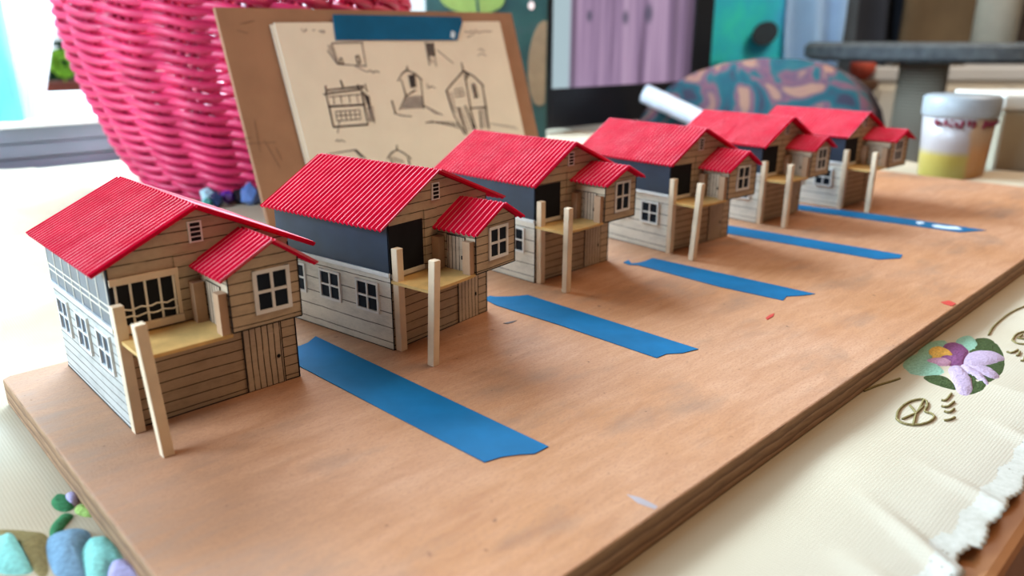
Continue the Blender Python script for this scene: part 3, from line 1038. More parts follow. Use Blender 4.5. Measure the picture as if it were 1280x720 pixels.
def house(P):
    x, y, a = P['pos']
    t = thing('model_house', P['label'], 'model house', V(x, y, 0.0), a, GRP)
    W, D, H, um, Rz = P['W'], P['D'], P['H'], P['um'], P['Rz']
    ct = 0.012
    lat = P['lattice']
    # wall height where it meets the roof underside
    hl = P['zeL'] + (Rz - P['zeL']) * P['el'] / (um + P['el']) - 0.012
    hr = P['zeR'] + (Rz - P['zeR']) * P['er'] / (W - um + P['er']) - 0.012
    # walls: front and back gables (slot 0), side walls (slot 1)
    bm = bmesh.new()
    prof = [(0, 0), (W, 0), (W, hr), (um, Rz - 0.014), (0, hl)]
    for v0 in (0.0, D - ct):
        prism(bm, [(u, v0, z) for u, z in prof], (0, ct, 0), mi=0)
    box(bm, 0, ct, ct, D - ct, 0, hl, 1)
    box(bm, W - ct, W, ct, D - ct, 0, hr, 1)
    # make the outer left corner show the lit side tone: thin facing
    box(bm, -0.004, -0.0002, 0, D, 0, P['zb'] - .001, 1)
    obj('walls', bm, [M['card_front_shaded'], M['card_side_lit_fine'] if lat else M['card_side_lit']], t)
    bm = bmesh.new()
    beam(bm, (W - .004, -0.002, 0), (W - .004, -0.002, hr - .02), 0.008, th=0.004)
    beam(bm, (0, -0.002, 0.0), (0, -0.002, hl - .01), 0.007, th=0.006)
    beam(bm, (-0.005, 0.0, 0.004), (-0.005, D, 0.004), 0.005)
    beam(bm, (0, -0.003, 0.004), (W, -0.003, 0.004), 0.005)
    obj('inked_edge', bm, M['black'], t)
    # upper side glazing
    bm = bmesh.new()
    box(bm, -0.010, -0.0002, 0.004, D - 0.004, P['zb'], hl - .01)
    gz = obj('glazing_band', bm, M['paneglass'] if lat else M['band'], t)
    gz['label'] = 'grey glazing with pale lattice bars' if lat else 'plain blue-black glazing'
    if lat:
        bm = bmesh.new()
        zb = P['zb']
        for k in range(8):
            vv = 0.02 + (D - 0.04) * k / 7
            box(bm, -0.0125, -0.010, vv - .006, vv + .006, zb, hl - .012)
        for zz in (zb + .085, zb + .125):
            box(bm, -0.0122, -0.010, 0.01, D - .01, zz - .005, zz + .005)
        obj('glazing_bars', bm, M['bar'], gz)
    bm = bmesh.new()
    box(bm, -0.022, -0.0002, -0.004, D, P['zb'] - .03, P['zb'])
    obj('sill_strip', bm, M['white'], t)
    # lower side windows
    z0, z1 = P['sw']
    for v0 in (.125, .555, .98):
        if v0 + .25 < D:
            frame_window(t, 'v', v0, v0 + .25, z0, z1, -0.004, -1, M['white'], M['paneglass'] if lat else M['darkpane'], fw=0.018, proj=0.016)
    # big front window
    if lat:
        a0, a1, q0, q1 = 0.004, 0.36, 0.655, 0.905
        bm = bmesh.new()
        box(bm, a0, a1, -0.004, -0.0002, q0, q1)
        fwn = obj('front_window', bm, M['black'], t)
        bm = bmesh.new()
        for k in range(5):
            uu = a0 + .02 + (a1 - a0 - .03) * k / 4
            beam(bm, (uu, -0.007, q0), (uu + .004, -0.007, q1), 0.013, th=0.006)
        for zz in (q0 + .05, q0 + .095):
            pts = [(a0 + (a1 - a0) * i / 12, -0.009, zz + 0.006 * sin(i * 1.9 + zz * 40)) for i in range(13)]
            tube(bm, pts, 0.006, seg=5)
        obj('window_bars', bm, M['bar'], fwn)
        bm = bmesh.new()
        box(bm, 0.0, 0.385, -0.018, -0.0002, q1, q1 + .04)
        box(bm, 0.0, 0.385, -0.022, -0.0002, q0 - .045, q0)
        box(bm, 0.362, 0.385, -0.010, -0.0002, q0, q1)
        obj('window_trim', bm, M['post'], fwn)
    else:
        bm = bmesh.new()
        box(bm, 0.006, 0.35, -0.004, -0.0002, P['zd'] + .05, hl - .035)
        fwn = obj('front_window', bm, M['black'], t)
        bm = bmesh.new()
        box(bm, 0.006, 0.35, -0.014, -0.0002, P['zd'] + .017, P['zd'] + .05)
        obj('window_sill', bm, M['bar'], fwn)
    # gable vent
    bm = bmesh.new()
    a0, a1, q0, q1 = um - .055, um + .028, 1.075, 1.205
    box(bm, a0, a1, -0.010, -0.0002, q0, q1)
    vt = obj('gable_vent', bm, M['white'], t)
    bm = bmesh.new()
    for k in range(4):
        zz = q0 + .010 + k * .0295
        box(bm, a0 + .012, a1 - .012, -0.012, -0.0101, zz, zz + .021)
    obj('vent_slots', bm, M['black'], vt)
    # corner board patch beside the annex
    bm = bmesh.new()
    box(bm, P['ua'] - .14, P['ua'] - .003, -0.008, -0.0002, P['zd'] + .02, min(P['zar'] + .0, 1.02))
    obj('wall_panel', bm, M['card_front_shaded'], t)
    # lower door
    bm = bmesh.new()
    du0, du1 = (.728, 1.0) if lat else (.735, .985)
    box(bm, du0, du1, -0.008, -0.0002, 0.006, P['zab'])
    dr = obj('lower_door', bm, M['planks_u'], t)
    bm = bmesh.new()
    for uu in (du0, du1):
        box(bm, uu - .003, uu + .003, -0.0095, -0.0081, 0.006, P['zab'])
    c_ = Vector((du1 - .035, -.012, .20))
    rr = .013 if lat else .011
    ring = [(c_ + Vector((rr * cos(k * pi / 5), 0, (rr if lat else rr * 1.5) * sin(k * pi / 5)))) for k in range(10)]
    prism(bm, ring, (0, 0.006, 0))
    obj('door_knob', bm, M['black'], dr)['label'] = 'black latch and ink lines'
    # landing deck and posts
    bm = bmesh.new()
    zd = P['zd']
    ns = 10
    pts_t = []
    sag = 0.0 if lat else 0.012
    top, bot = [], []
    for i in range(ns + 1):
        uu = P['ua'] * i / ns
        bl = sag * 4 * (i / ns) * (1 - i / ns)
        top.append((uu, -P['s'] - bl * .6, zd))
    poly = [(0.0, -0.001, zd)] + top + [(P['ua'], -0.001, zd)]
    prism(bm, [(a_, b_, c2 - .02) for a_, b_, c2 in poly], (0, 0, .022))
    obj('landing_deck', bm, M['ochre'], t)
    for (bx_, by_), (tx_, ty_), pz in (P['p1'], P['p2']):
        bm = bmesh.new()
        by2, ty2 = (by_, ty_)
        if by_ < -.1:
            by2, ty2 = -P['s'] - .036, -P['s'] - .036 + (ty_ - by_)
        beam(bm, (bx_, by2, 0.0), (tx_, ty2, pz), 0.064, up=Vector((0, 1, 0)), th=0.06)
        bevel_obj(obj('post', bm, M['post'], t), 0.0002, 1)
    # annex cabin
    ua, uar, s_, zab, zal, aum, zar = P['ua'], P['uar'], P['s'] + .004, P['zab'], P['zal'], P['aum'], P['zar']
    zalr = P['zaer'] + (zar - P['zaer']) * P['aer'] / (uar - aum + P['aer'])
    zall = P['zael'] + (zar - P['zael']) * P['ael'] / (aum - ua + P['ael'])
    bm = bmesh.new()
    ap = [(ua, zab), (uar, zab), (uar, zalr - .012), (aum, zar - .014), (ua, zall - .012)]
    prism(bm, [(u, -s_, z) for u, z in ap], (0, s_ - .003, 0))
    an = obj('annex', bm, M['card_annex'], t)
    an['label'] = 'small gabled cabin over the door'
    bm = bmesh.new()
    for e0, e1 in (((ua, -s_ - .002, zab), (ua, -s_ - .002, zall - .015)), ((ua, -s_ - .002, zab), (uar, -s_ - .002, zab)), ((uar, -s_ - .002, zab), (uar, -s_ - .002, zalr - .012))):
        beam(bm, e0, e1, 0.006)
    obj('inked_edge', bm, M['black'], an)
    wz0 = zab + .075
    wz1 = min(wz0 + .30, zall - .005)
    subwindow(an, ua + .15, ua + .385, wz0, wz1, -s_)
    # annex door on its left side, between two stub posts
    bm = bmesh.new()
    box(bm, ua - .008, ua - .0002, -s_ + .10, -.11, zd + .004, zd + .27)
    obj('annex_door', bm, M['planks_v'], an)
    bm = bmesh.new()
    box(bm, ua - .013, ua - .0085, -s_ + .115, -s_ + .135, zd + .095, zd + .125)
    box(bm, ua - .0095, ua - .0082, -s_ + .098, -s_ + .102, zd + .004, zd + .27)
    box(bm, ua - .0095, ua - .0082, -.112, -.108, zd + .004, zd + .27)
    box(bm, ua - .0095, ua - .0082, -s_ + .10, -.11, zd + .268, zd + .274)
    obj('door_latch', bm, M['black'], an)
    for v0, dpt in ((-s_ + .008, .06), (-.085, .075)):
        bm = bmesh.new()
        box(bm, ua - dpt, ua - .0095, v0, v0 + .072, zd + .0025, zd + .255)
        obj('stub_post', bm, M['pilaster'], an)
    # annex roof
    bm = bmesh.new()
    v0, v1 = -s_ - P['aof'] - .02, -0.002
    corrugated(bm, v0, v1, (aum, zar), (ua - P['ael'], P['zael']))
    corrugated(bm, v0, v1, (aum, zar), (uar + P['aer'], P['zaer']))
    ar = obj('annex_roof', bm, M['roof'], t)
    shade_roof(ar)
    # main roof
    bm = bmesh.new()
    corrugated(bm, -P['of'] - .012, D + P['ob'], (um, Rz), (-P['el'], P['zeL']))
    corrugated(bm, -P['of'] - .012, D + P['ob'], (um, Rz), (W + P['er'], P['zeR']))
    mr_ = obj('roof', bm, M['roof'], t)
    shade_roof(mr_)
    return t


for P in HOUSES:
    house(P)

# ------------------------------------------------------------------ clipboard with sketches
CT = radians(18)
CN = Vector((0, cos(CT), -sin(CT)))          # towards the back of the board
CUV = Vector((0, sin(CT), cos(CT)))          # up the board
CP0 = Vector((4.30, 8.90, ZC + 0.045))


def clip_uv(u, v):
    d = ray(u, v)
    p = CAMP + d * ((CP0 - CAMP).dot(CN) / d.dot(CN)) - CP0
    return (p.x, p.dot(CUV))


cb = thing('clipboard', 'brown hardboard sheet leaning back against the pink basket', 'board', V(CP0.x, CP0.y, CP0.z))


def clip_prism(bm, uvs, d0, d1):
    pts = [Vector((a, 0, 0)) + CUV * b - CN * d0 for a, b in uvs]
    prism(bm, pts, -CN * (d1 - d0))


bm = bmesh.new()
clip_prism(bm, [(0.03, 0.0), (5.15, 0.0), (5.13, 2.93), (0.02, 2.89)], -0.06, 0.0)
obj('backing', bm, M['hardboard'], cb)
M['faint'] = plain('faint pencil', (0.17, 0.09, 0.055), 0.8)
for ln in ([(290, 175), (315, 172)], [(300, 180), (345, 178)], [(330, 175), (350, 210)], [(345, 185), (352, 200)], [(300, 30), (318, 26)], [(296, 38), (310, 42)], [(318, 150), (325, 190)]):
    bm = bmesh.new()
    for (a, b) in zip(ln[:-1], ln[1:]):
        A_, B_ = clip_uv(*a), clip_uv(*b)
        beam(bm, Vector((A_[0], 0, 0)) + CUV * A_[1] - CN * .003, Vector((B_[0], 0, 0)) + CUV * B_[1] - CN * .003, 0.008, up=CN, th=0.002)
    obj('pencil_mark', bm, M['faint'], cb)

sp = thing('sketch_pad', 'stack of cream paper with pencil sketches of signal boxes, taped to the brown sheet', 'drawing', V(CP0.x, CP0.y, CP0.z))
p_tl, p_tr = clip_uv(340, 30), clip_uv(622, 28)
p_bl = (p_tl[0] + 0.05, 0.12)
p_br = (p_tr[0] + 0.02, 0.12)
pads = []
for k, (dx, dz) in enumerate(((0.0, -.03), (-.02, -.02), (0.0, 0.0))):
    bm = bmesh.new()
    clip_prism(bm, [(p_bl[0] + dx * 2.2, p_bl[1]), (p_br[0] + dx, p_br[1]), (p_tr[0] + dx, p_tr[1] + dz), (p_tl[0] + dx * 2.2, p_tl[1] + dz)], 0.002 + k * .016, 0.016 + k * .016)
    obj('sheet', bm, M['paper'], sp)
PD = 0.0505


def flush(name, label):
    bm = bmesh.new()
    sketch(bm, soft, 0, 0.013, layer=0)
    sketch(bm, fine, 1, 0.011, layer=1)
    sketch(bm, dark, 2, 0.015, layer=2)
    for l_ in (soft, fine, dark):
        l_.clear()
    obj(name, bm, [M['pencil_soft'], M['pencil_fine'], M['ink']], sp)['label'] = label


M['pencil_fine'] = plain('pencil line', (0.14, 0.12, 0.115), 0.9)


def sketch(bm, lines, mi, wd, ox=380, oy=30, s_=3.789, layer=0):
    for ln in lines:
        q = [clip_uv(ox + x / s_, oy + y / s_) for x, y in ln]
        for (a, b) in zip(q[:-1], q[1:]):
            zz = PD + layer * .001 + random.uniform(0, .0006)
            A_ = Vector((a[0], 0, 0)) + CUV * a[1] - CN * zz
            B_ = Vector((b[0], 0, 0)) + CUV * b[1] - CN * zz
            if (A_ - B_).length > 1e-4:
                beam(bm, A_, B_, wd, mi=mi, up=CN, th=0.0012)


def wob(ln, n_=2, amp=2.5):
    """pencil line drawn over more than once"""
    out = []
    for k in range(n_):
        out.append([(x + random.uniform(-amp, amp), y + random.uniform(-amp, amp)) for x, y in ln])
    return out


random.seed(3)
dark, fine, soft = [], [], []
# long signal box at the left
for ln in ([(85, 337), (260, 316), (272, 302)], [(95, 318), (270, 300)], [(95, 335), (112, 410), (130, 492), (292, 480)], [(292, 480), (278, 400), (262, 320)], [(105, 396), (278, 386)], [(165, 272), (176, 305)], [(300, 400), (325, 472)], [(268, 325), (290, 350), (305, 400), (292, 405)], [(92, 298), (96, 330)], [(280, 290), (288, 328)], [(244, 292), (250, 318)]):
    dark += wob(ln, 3)
for ln in ([(108, 350), (265, 338)], [(130, 350), (134, 385)], [(165, 347), (170, 382)], [(204, 344), (210, 380)], [(240, 342), (246, 378)], [(140, 420), (255, 410), (259, 455), (148, 464), (140, 420)], [(163, 419), (170, 462)], [(186, 417), (192, 460)], [(208, 415), (214, 458)], [(231, 412), (236, 456)], [(142, 440), (257, 432)], [(160, 460), (150, 520)], [(140, 560), (150, 552), (158, 562), (168, 553), (186, 562)]):
    fine += wob(ln, 2, 1.5)
for k in range(14):
    dark += [[(272 + k * 1.5, 335 + k * 4), (300 + k * .6, 350 + k * 4)]]
for k in range(12):
    soft += [[(292 + k * .5, 400 + k * 6), (318 + k * .8, 395 + k * 6)]]
    soft += [[(100 + k * 14, 322 - k * 1.5), (104 + k * 14, 332 - k * 1.6)]]
flush('sketched_building', 'long signal box sketch')
# cottage at the top left
for ln in ([(122, 96), (270, 94)], [(124, 98), (152, 196), (285, 204)], [(100, 130), (150, 198)], [(265, 94), (286, 204)]):
    fine += wob(ln, 2)
for ln in ([(160, 170), (168, 166), (178, 195), (160, 194), (160, 170)], [(236, 158), (248, 154), (258, 190), (244, 192), (236, 158)]):
    dark += wob(ln, 2, 1.2)
for k in range(9):
    soft += [[(102 + k * 4, 110 + k * 9), (122 + k * 3, 108 + k * 9)]]
fine += wob([(230, 205), (290, 233)], 1) + wob([(290, 230), (305, 224), (318, 236), (330, 227), (348, 235)], 2)
flush('sketched_building', 'cottage sketch')
# tower in the middle
for ln in ([(435, 275), (455, 240), (480, 224), (515, 240), (547, 268)], [(452, 268), (474, 345), (445, 412)], [(474, 345), (520, 318)], [(545, 268), (556, 405)], [(480, 205), (481, 228)], [(405, 368), (425, 430)]):
    dark += wob(ln, 3)
for k in range(12):
    dark += [[(484 + k, 250 + k * 5), (515 + k * .6, 246 + k * 5)]]
    soft += [[(474 - k * 2, 350 + k * 5), (552, 345 + k * 5)]]
    soft += [[(555 + k * 5, 390 + k * 3.5), (568 + k * 7, 394 + k * 3.6)]]
fine += wob([(415, 425), (455, 438), (500, 440)], 2) + wob([(555, 390), (650, 435)], 1) + wob([(572, 285), (580, 310), (592, 298), (612, 306)], 2)
flush('sketched_building', 'small tower sketch')
# tall tower at the right
for ln in ([(662, 322), (690, 290), (745, 226), (790, 250), (836, 292), (838, 302)], [(735, 190), (745, 230)], [(666, 325), (688, 400), (702, 440), (752, 526)], [(750, 240), (765, 320), (778, 402)], [(778, 402), (852, 398)], [(835, 298), (852, 400), (866, 500)], [(722, 400), (762, 525)], [(752, 392), (795, 505)], [(775, 402), (802, 500)], [(820, 412), (830, 500)], [(745, 226), (770, 250), (760, 262)]):
    dark += wob(ln, 4)
for ln in ([(705, 315), (740, 308), (748, 342), (712, 350), (705, 315)], [(722, 312), (730, 346)], [(708, 332), (744, 325)]):
    fine += wob(ln, 2, 1.2)
for k in range(10):
    dark += [[(782 + k * 1.6, 292 + k * 7), (802 + k * 1.6, 288 + k * 7)]]
    soft += [[(706 + k * 4, 405 + k * 12), (745 + k * 4, 400 + k * 11)]]
    soft += [[(826, 412 + k * 9), (856, 408 + k * 9)]]
    soft += [[(670 + k * 3, 335 + k * 10), (700 + k, 330 + k * 10)]]
for k in range(9):
    dark += [[(566 + k * 18, 468 - k * .5 + (k - 4) ** 2 * .3), (600 + k * 18, 464 + k * 5)]]
    soft += [[(868 + k * 14, 474 + k * 1.5), (890 + k * 14, 480 + k * 3)]]
flush('sketched_building', 'tall tower sketch')
# fragment under the tape
for ln in ([(562, 92), (586, 200)], [(600, 94), (616, 205)], [(575, 150), (600, 190)]):
    fine += wob(ln, 3)
for k in range(9):
    dark += [[(566 + k * 1.5, 96 + k * 7), (606 + k * .8, 100 + k * 7)]]
fine += wob([(620, 128), (700, 192)], 2)
flush('sketched_building', 'tower sketch partly under the tape')
# lower pair, cut off by the roofs
for ln in ([(110, 620), (235, 600), (282, 642)], [(115, 625), (125, 650)]):
    fine += wob(ln, 3)
for k in range(8):
    dark += [[(228 + k * 4, 602 + k * 4), (242 + k * 4, 600 + k * 5)]]
flush('sketched_building', 'flat building sketch')
for ln in ([(384, 640), (405, 615), (432, 598), (465, 615), (496, 642)], [(430, 578), (433, 602)], [(400, 636), (410, 672)], [(485, 640), (492, 670)]):
    dark += wob(ln, 3)
for k in range(6):
    soft += [[(410 + k * 9, 630 + k * 3), (420 + k * 9, 660)]]
flush('sketched_building', 'gabled building sketch')
# faint handwriting along the top
for x0_, x1_, yy in ((-20, 12, 36), (30, 50, 38), (60, 98, 42), (752, 890, 42), (760, 800, 62), (812, 858, 152), (815, 850, 128)):
    n_ = int((x1_ - x0_) / 5)
    soft += [[(x0_ + i * 5, yy + random.uniform(-9, 9)) for i in range(n_)]]
flush('handwriting', 'faint handwritten notes')

bm = bmesh.new()
tp = [clip_uv(*q) for q in [(413, 20), (500, 21.5), (573, 23), (575, 30), (571, 44), (569, 52), (520, 52), (417, 52), (415, 38)]]
clip_prism(bm, tp, 0.055, 0.061)
o = obj('masking_tape', bm, M['tape'], None, False, V(CP0.x, CP0.y, CP0.z))
tag(o, 'blue masking tape holding the sketch paper to the brown sheet', 'tape')
bm = bmesh.new()
clip_prism(bm, [clip_uv(*q) for q in [(561, 40), (566, 42), (565, 50), (560, 48)]], 0.0612, 0.0622)
obj('scuff', bm, M['tape_white'], o)['label'] = 'small white scuff'

# ------------------------------------------------------------------ pink basket
BC = on_w(328, 240, 13.4)
bk = thing('basket', 'large bright pink woven basket standing behind the left end of the board', 'basket', V(BC.x, BC.y, ZC + 0.02))
HB = 3.25


def brad(z):
    pr = [(0, 1.5), (.2, 1.76), (.46, 1.98), (.9, 2.17), (1.47, 2.36), (1.8, 2.47), (2.14, 2.55), (2.6, 2.62), (4, 2.66)]
    for (z0_, r0_), (z1_, r1_) in zip(pr[:-1], pr[1:]):
        if z <= z1_:
            return r0_ + (r1_ - r0_) * (z - z0_) / (z1_ - z0_)
    return pr[-1][1]


NS = 20
R_ = 0.078
for which in range(2):
    bm = bmesh.new()
    rows = 19
    for r in range(rows):
        zc = 0.10 + (HB - 0.42) * r / (rows - 1)
        pts = []
        n_ = NS * 12
        for i in range(n_):
            an = 2 * pi * i / n_
            ph = NS / 2 * an + which * pi + (r % 2) * pi
            rad = brad(zc) + 0.095 * sin(ph) + 0.012 * noise.noise(Vector((cos(an) * 3, sin(an) * 3, r * 2.3 + which)))
            z = zc + 0.062 * cos(ph) + 0.02 * noise.noise(Vector((cos(an) * 2, sin(an) * 2, r * 1.3 + 9 + which)))
            pts.append((rad * cos(an), rad * sin(an), z))
        tube(bm, pts, R_ * 0.78, seg=7, closed=True)
    obj('weave', bm, M['pink'], bk, True)
bm = bmesh.new()
for k in range(NS):
    for dj in (-1, 0, 1):
        an = 2 * pi * (k + 0.5) / NS + dj * 0.05
        pts = []
        for i in range(10):
            z = HB * i / 9
            pts.append((brad(max(z, 0.01)) * cos(an), brad(max(z, .01)) * sin(an), z))
        tube(bm, pts, 0.042, seg=6)
obj('stakes', bm, M['pink_dark'], bk, True)
bm = bmesh.new()
for k in range(NS * 2):      # open crossing border below the rim
    for sgn in (-1, 1):
        a0 = 2 * pi * k / (NS * 2)
        pts = []
        for i in range(6):
            t_ = i / 5
            an = a0 + sgn * t_ * 2 * pi / NS * 0.8
            z = HB - 0.32 + 0.36 * t_
            rr = brad(z) + 0.05 * sgn
            pts.append((rr * cos(an), rr * sin(an), z))
        tube(bm, pts, 0.06, seg=6)
for q in range(3):
    pts = []
    for i in range(240):
        an = 2 * pi * i / 240
        ph = an * NS + q * 2 * pi / 3
        rr = brad(HB) + 0.07 * cos(ph)
        pts.append((rr * cos(an), rr * sin(an), HB + 0.08 + 0.07 * sin(ph)))
    tube(bm, pts, 0.075, seg=7, closed=True)
obj('rim', bm, M['pink'], bk, True)
bm = bmesh.new()
lathe(bm, [(0.0, 0.02), (1.5, 0.02), (1.5, 0.10), (0.0, 0.10)], cap=False, seg=48)
obj('base', bm, M['pink_dark'], bk)

# yarn balls showing through the gaps near the rim
for (u, v, wd, r_, col, nm) in ((535, 6, 14.6, 0.45, (0.10, 0.55, 0.62), 'teal'), (478, 8, 13.0, 0.40, (0.80, 0.35, 0.12), 'orange'), (430, 6, 13.2, 0.42, (0.55, 0.03, 0.18), 'magenta')):
    p = on_w(u, v, wd)
    d = Vector((p.x - BC.x, p.y - BC.y))
    mxr = 2.3 - r_
    if d.length > mxr:
        d = d * (mxr / d.length)
    bm = bmesh.new()
    random.seed(int(u))
    for k in range(26):
        ax = Vector([random.uniform(-1, 1) for _ in range(3)]).normalized()
        e1 = ax.orthogonal().normalized()
        e2 = ax.cross(e1)
        tube(bm, [(e1 * cos(i * pi / 12) + e2 * sin(i * pi / 12)) * r_ * (0.93 + .002 * k) for i in range(24)], 0.04, seg=5, closed=True)
    bmesh.ops.create_icosphere(bm, subdivisions=2, radius=r_ * .9 * U)
    tag(obj('yarn_ball', bm, fluffy(nm + ' yarn', col, 0.3, 90, 0.4), None, True, V(BC.x + d.x, BC.y + d.y, 2.3)),
        '%s ball of yarn inside the pink basket near its rim' % nm, 'yarn', 'yarn balls in the basket')
# what carries them: a folded magenta cloth filling the basket
bm = bmesh.new()
prof = [(0.0, 0.14), (1.35, 0.14), (1.6, 0.4), (1.95, 1.3), (2.05, 1.75), (1.9, 1.9), (1.2, 1.95), (0.0, 1.9)]
lathe(bm, prof, cap=False, seg=40)
for vtx in bm.verts:
    vtx.co += vtx.co.normalized() * 0.10 * U * noise.noise(vtx.co * 30)
tag(obj('folded_cloth', bm, plain('olive magenta cloth', (0.20, 0.10, 0.07), 0.9, 0.4, 20), None, True, V(BC.x, BC.y, ZC + 0.02)),
    'dull brown cloth bundled inside the pink basket', 'cloth')

# ------------------------------------------------------------------ little stones at the foot of the basket
STN = [(262, 246, 11.55, 0.135, (0.45, 0.66, 0.74), 'pale blue faceted stone, leftmost of the pile by the basket', 0.12),
       (259, 253, 11.2, 0.085, (0.10, 0.50, 0.45), 'small turquoise green stone in front of the pale blue one', 0.2),
       (271, 246, 11.3, 0.115, (0.015, 0.025, 0.07), 'very dark navy stone beside the pale blue one', 0.15),
       (272, 236, 11.75, 0.075, (0.85, 0.75, 0.58), 'small cream stone on top of the pile by the basket', 0.3),
       (284, 240, 11.5, 0.125, (0.10, 0.025, 0.25), 'purple stone in the middle of the pile by the basket', 0.2),
       (297, 237, 11.6, 0.15, (0.012, 0.012, 0.018), 'black stone between the purple and the blue stones', 0.2),
       (313, 239, 11.5, 0.16, (0.09, 0.16, 0.38), 'blue pointed stone, rightmost of the pile beside the brown sheet', 0.2)]
for (u, v, wd, r_, col, lb, ro) in STN:
    p = on_w(u, v + 3, wd)
    random.seed(u)
    bm = bmesh.new()
    bmesh.ops.create_icosphere(bm, subdivisions=1, radius=r_ * U)
    for vt_ in bm.verts:
        vt_.co *= random.uniform(0.8, 1.15)
        vt_.co.z *= 1.15
    zz = max(ZC + r_ * 0.9, p.z if v < 240 and r_ < .1 else ZC + r_ * 1.0)
    o = obj('stone', bm, plain('stone %d' % u, col, ro, 0.25, 40, spec=0.6), None, False, V(p.x, p.y, zz))
    tag(o, lb, 'stone', 'coloured stones by the basket')

# ------------------------------------------------------------------ painted panel and screen behind the clipboard
p0 = on_w(536, 150, 18.6)
p1 = on_w(683, 165, 18.9)
ex = (p1 - p0)
ex.z = 0
L = ex.length
ang = math.atan2(ex.y, ex.x)
pn = thing('painted_panel', 'dark green panel painted with large leaf shapes, behind the brown sheet', 'painting', V(p0.x, p0.y, ZC + 0.02), ang)
bm = bmesh.new()
box(bm, 0, L, 0, 0.18, 0, 5.2)
a = NT('dark teal green paint', 0.55)
fz = a.noise(a.coord(), 18, 4)
a.col(a.ramp(fz, [(0.35, (0.004, 0.028, 0.030)), (0.6, (0.010, 0.050, 0.045)), (0.75, (0.03, 0.045, 0.05))]))
bevel_obj(obj('canvas', bm, a.m, pn), 0.002)


def ell(cx, cz, rx, rz, rot=0, n_=22, lo=0, hi=2 * pi):
    out = []
    for k in range(n_):
        t_ = lo + (hi - lo) * k / n_
        x_, z_ = rx * cos(t_), rz * sin(t_)
        out.append((cx + x_ * cos(rot) - z_ * sin(rot), cz + x_ * sin(rot) + z_ * cos(rot)))
    return out


def panel_xz(u, v):
    d = ray(u, v)
    nn = Vector((-sin(ang), cos(ang), 0))
    q = CAMP + d * ((p0 - CAMP).dot(nn) / d.dot(nn)) - p0
    return (q.x * cos(ang) + q.y * sin(ang), q.z + p0.z - (ZC + .02))


def shape_on_panel(name, pts, col, label, dy=0.012):
    bm = bmesh.new()
    pp = [(x_, -dy, z_) for x_, z_ in pts]
    prism(bm, pp, (0, dy - .001, 0))
    obj(name, bm, plain(name + label, col, 0.6), pn)['label'] = label


cx_, cz_ = panel_xz(590, -2)
shape_on_panel('painted_leaf', ell(cx_, cz_, .75, .34, -0.05), (0.16, 0.23, 0.05), 'lime green leaf')
cx_, cz_ = panel_xz(672, 80)
shape_on_panel('painted_leaf', [q_ for q_ in ell(cx_ + .1, cz_, .33, .98, -0.06) if q_[0] < L - .02], (0.19, 0.125, 0.07), 'tan oval leaf', 0.014)
cx_, cz_ = panel_xz(664, 7)
shape_on_panel('painted_dot', ell(cx_, cz_, .07, .09), (0.75, 0.55, 0.50), 'pale pink dot', 0.016)
cx_, cz_ = panel_xz(597, 10)
shape_on_panel('painted_stem', ell(cx_, cz_, .03, .4, 0.1), (0.01, 0.04, 0.04), 'dark leaf vein', 0.018)

# black-framed screen
s0 = on_w(683, 130, 20.3)
s1 = on_w(884, 130, 25.0)
ex = s1 - s0
ex.z = 0
L = ex.length
sang = math.atan2(ex.y, ex.x)


def scr_xz(u, v):
    d = ray(u, v)
    nn = Vector((-sin(sang), cos(sang), 0))
    q = CAMP + d * ((s0 - CAMP).dot(nn) / d.dot(nn)) - s0
    return (q.x * cos(sang) + q.y * sin(sang), q.z + s0.z - ZC)


zb_l, zb_r = scr_xz(690, 167)[1], scr_xz(830, 145)[1]
zt_l = scr_xz(690, 112)[1]
zb0 = max(0.12, (zb_l + zb_r) / 2)
scr = thing('monitor', 'black-framed flat screen showing lavender stripes, right of the painted panel', 'screen', V(s0.x, s0.y, ZC + 0.02), sang)
bm = bmesh.new()
xr = scr_xz(866, 60)[0]
xl = scr_xz(691, 60)[0]
ztop = 6.0
box(bm, 0, L, 0.06, 0.4, zb0, ztop)
box(bm, 0, xl, 0, 0.06, zb0, ztop)
box(bm, xr, L, 0, 0.06, zb0, ztop)
box(bm, xl, xr, 0, 0.06, zb0, zt_l)
box(bm, xl, xr, 0, 0.06, ztop - .2, ztop)
bk_ = plain('black bezel', (0.008, 0.010, 0.016), 0.35, 0.2, 10)
bevel_obj(obj('bezel', bm, bk_, scr), 0.001)
bm = bmesh.new()
box(bm, L * .44, L * .56, .4, .6, 1.6, 3.6)
beam(bm, (L * .5, .5, 2.6), (L * .5, WY - s0.y + .2, 2.6), .35)
obj('wall_bracket', bm, bk_, scr)
a = NT('screen picture', 0.3)
o_ = a.xyz()
st = a.noise(a.scale((30, 1, 1.2)), 1.6, 5, 0.6)
colr = a.ramp(st, [(0.28, (0.10, 0.06, 0.11)), (0.42, (0.30, 0.20, 0.33)), (0.6, (0.44, 0.30, 0.45)), (0.8, (0.56, 0.45, 0.58))])
gx = a.math('DIVIDE', o_['X'], (xr) * U)
leftm = a.ramp(gx, [(0.0, sm(1.0)), (0.13, sm(1.0)), (0.15, sm(0.0))])
colr = a.mix(leftm, colr, (0.42, 0.55, 0.60))
darkm = a.ramp(gx, [(0.14, sm(0.0)), (0.155, sm(0.85)), (0.19, sm(0.0)), (0.80, sm(0)), (0.86, sm(0.6)), (0.9, sm(0.15)), (0.97, sm(0.8))])
colr = a.mix(darkm, colr, (0.05, 0.03, 0.06))
vb = None
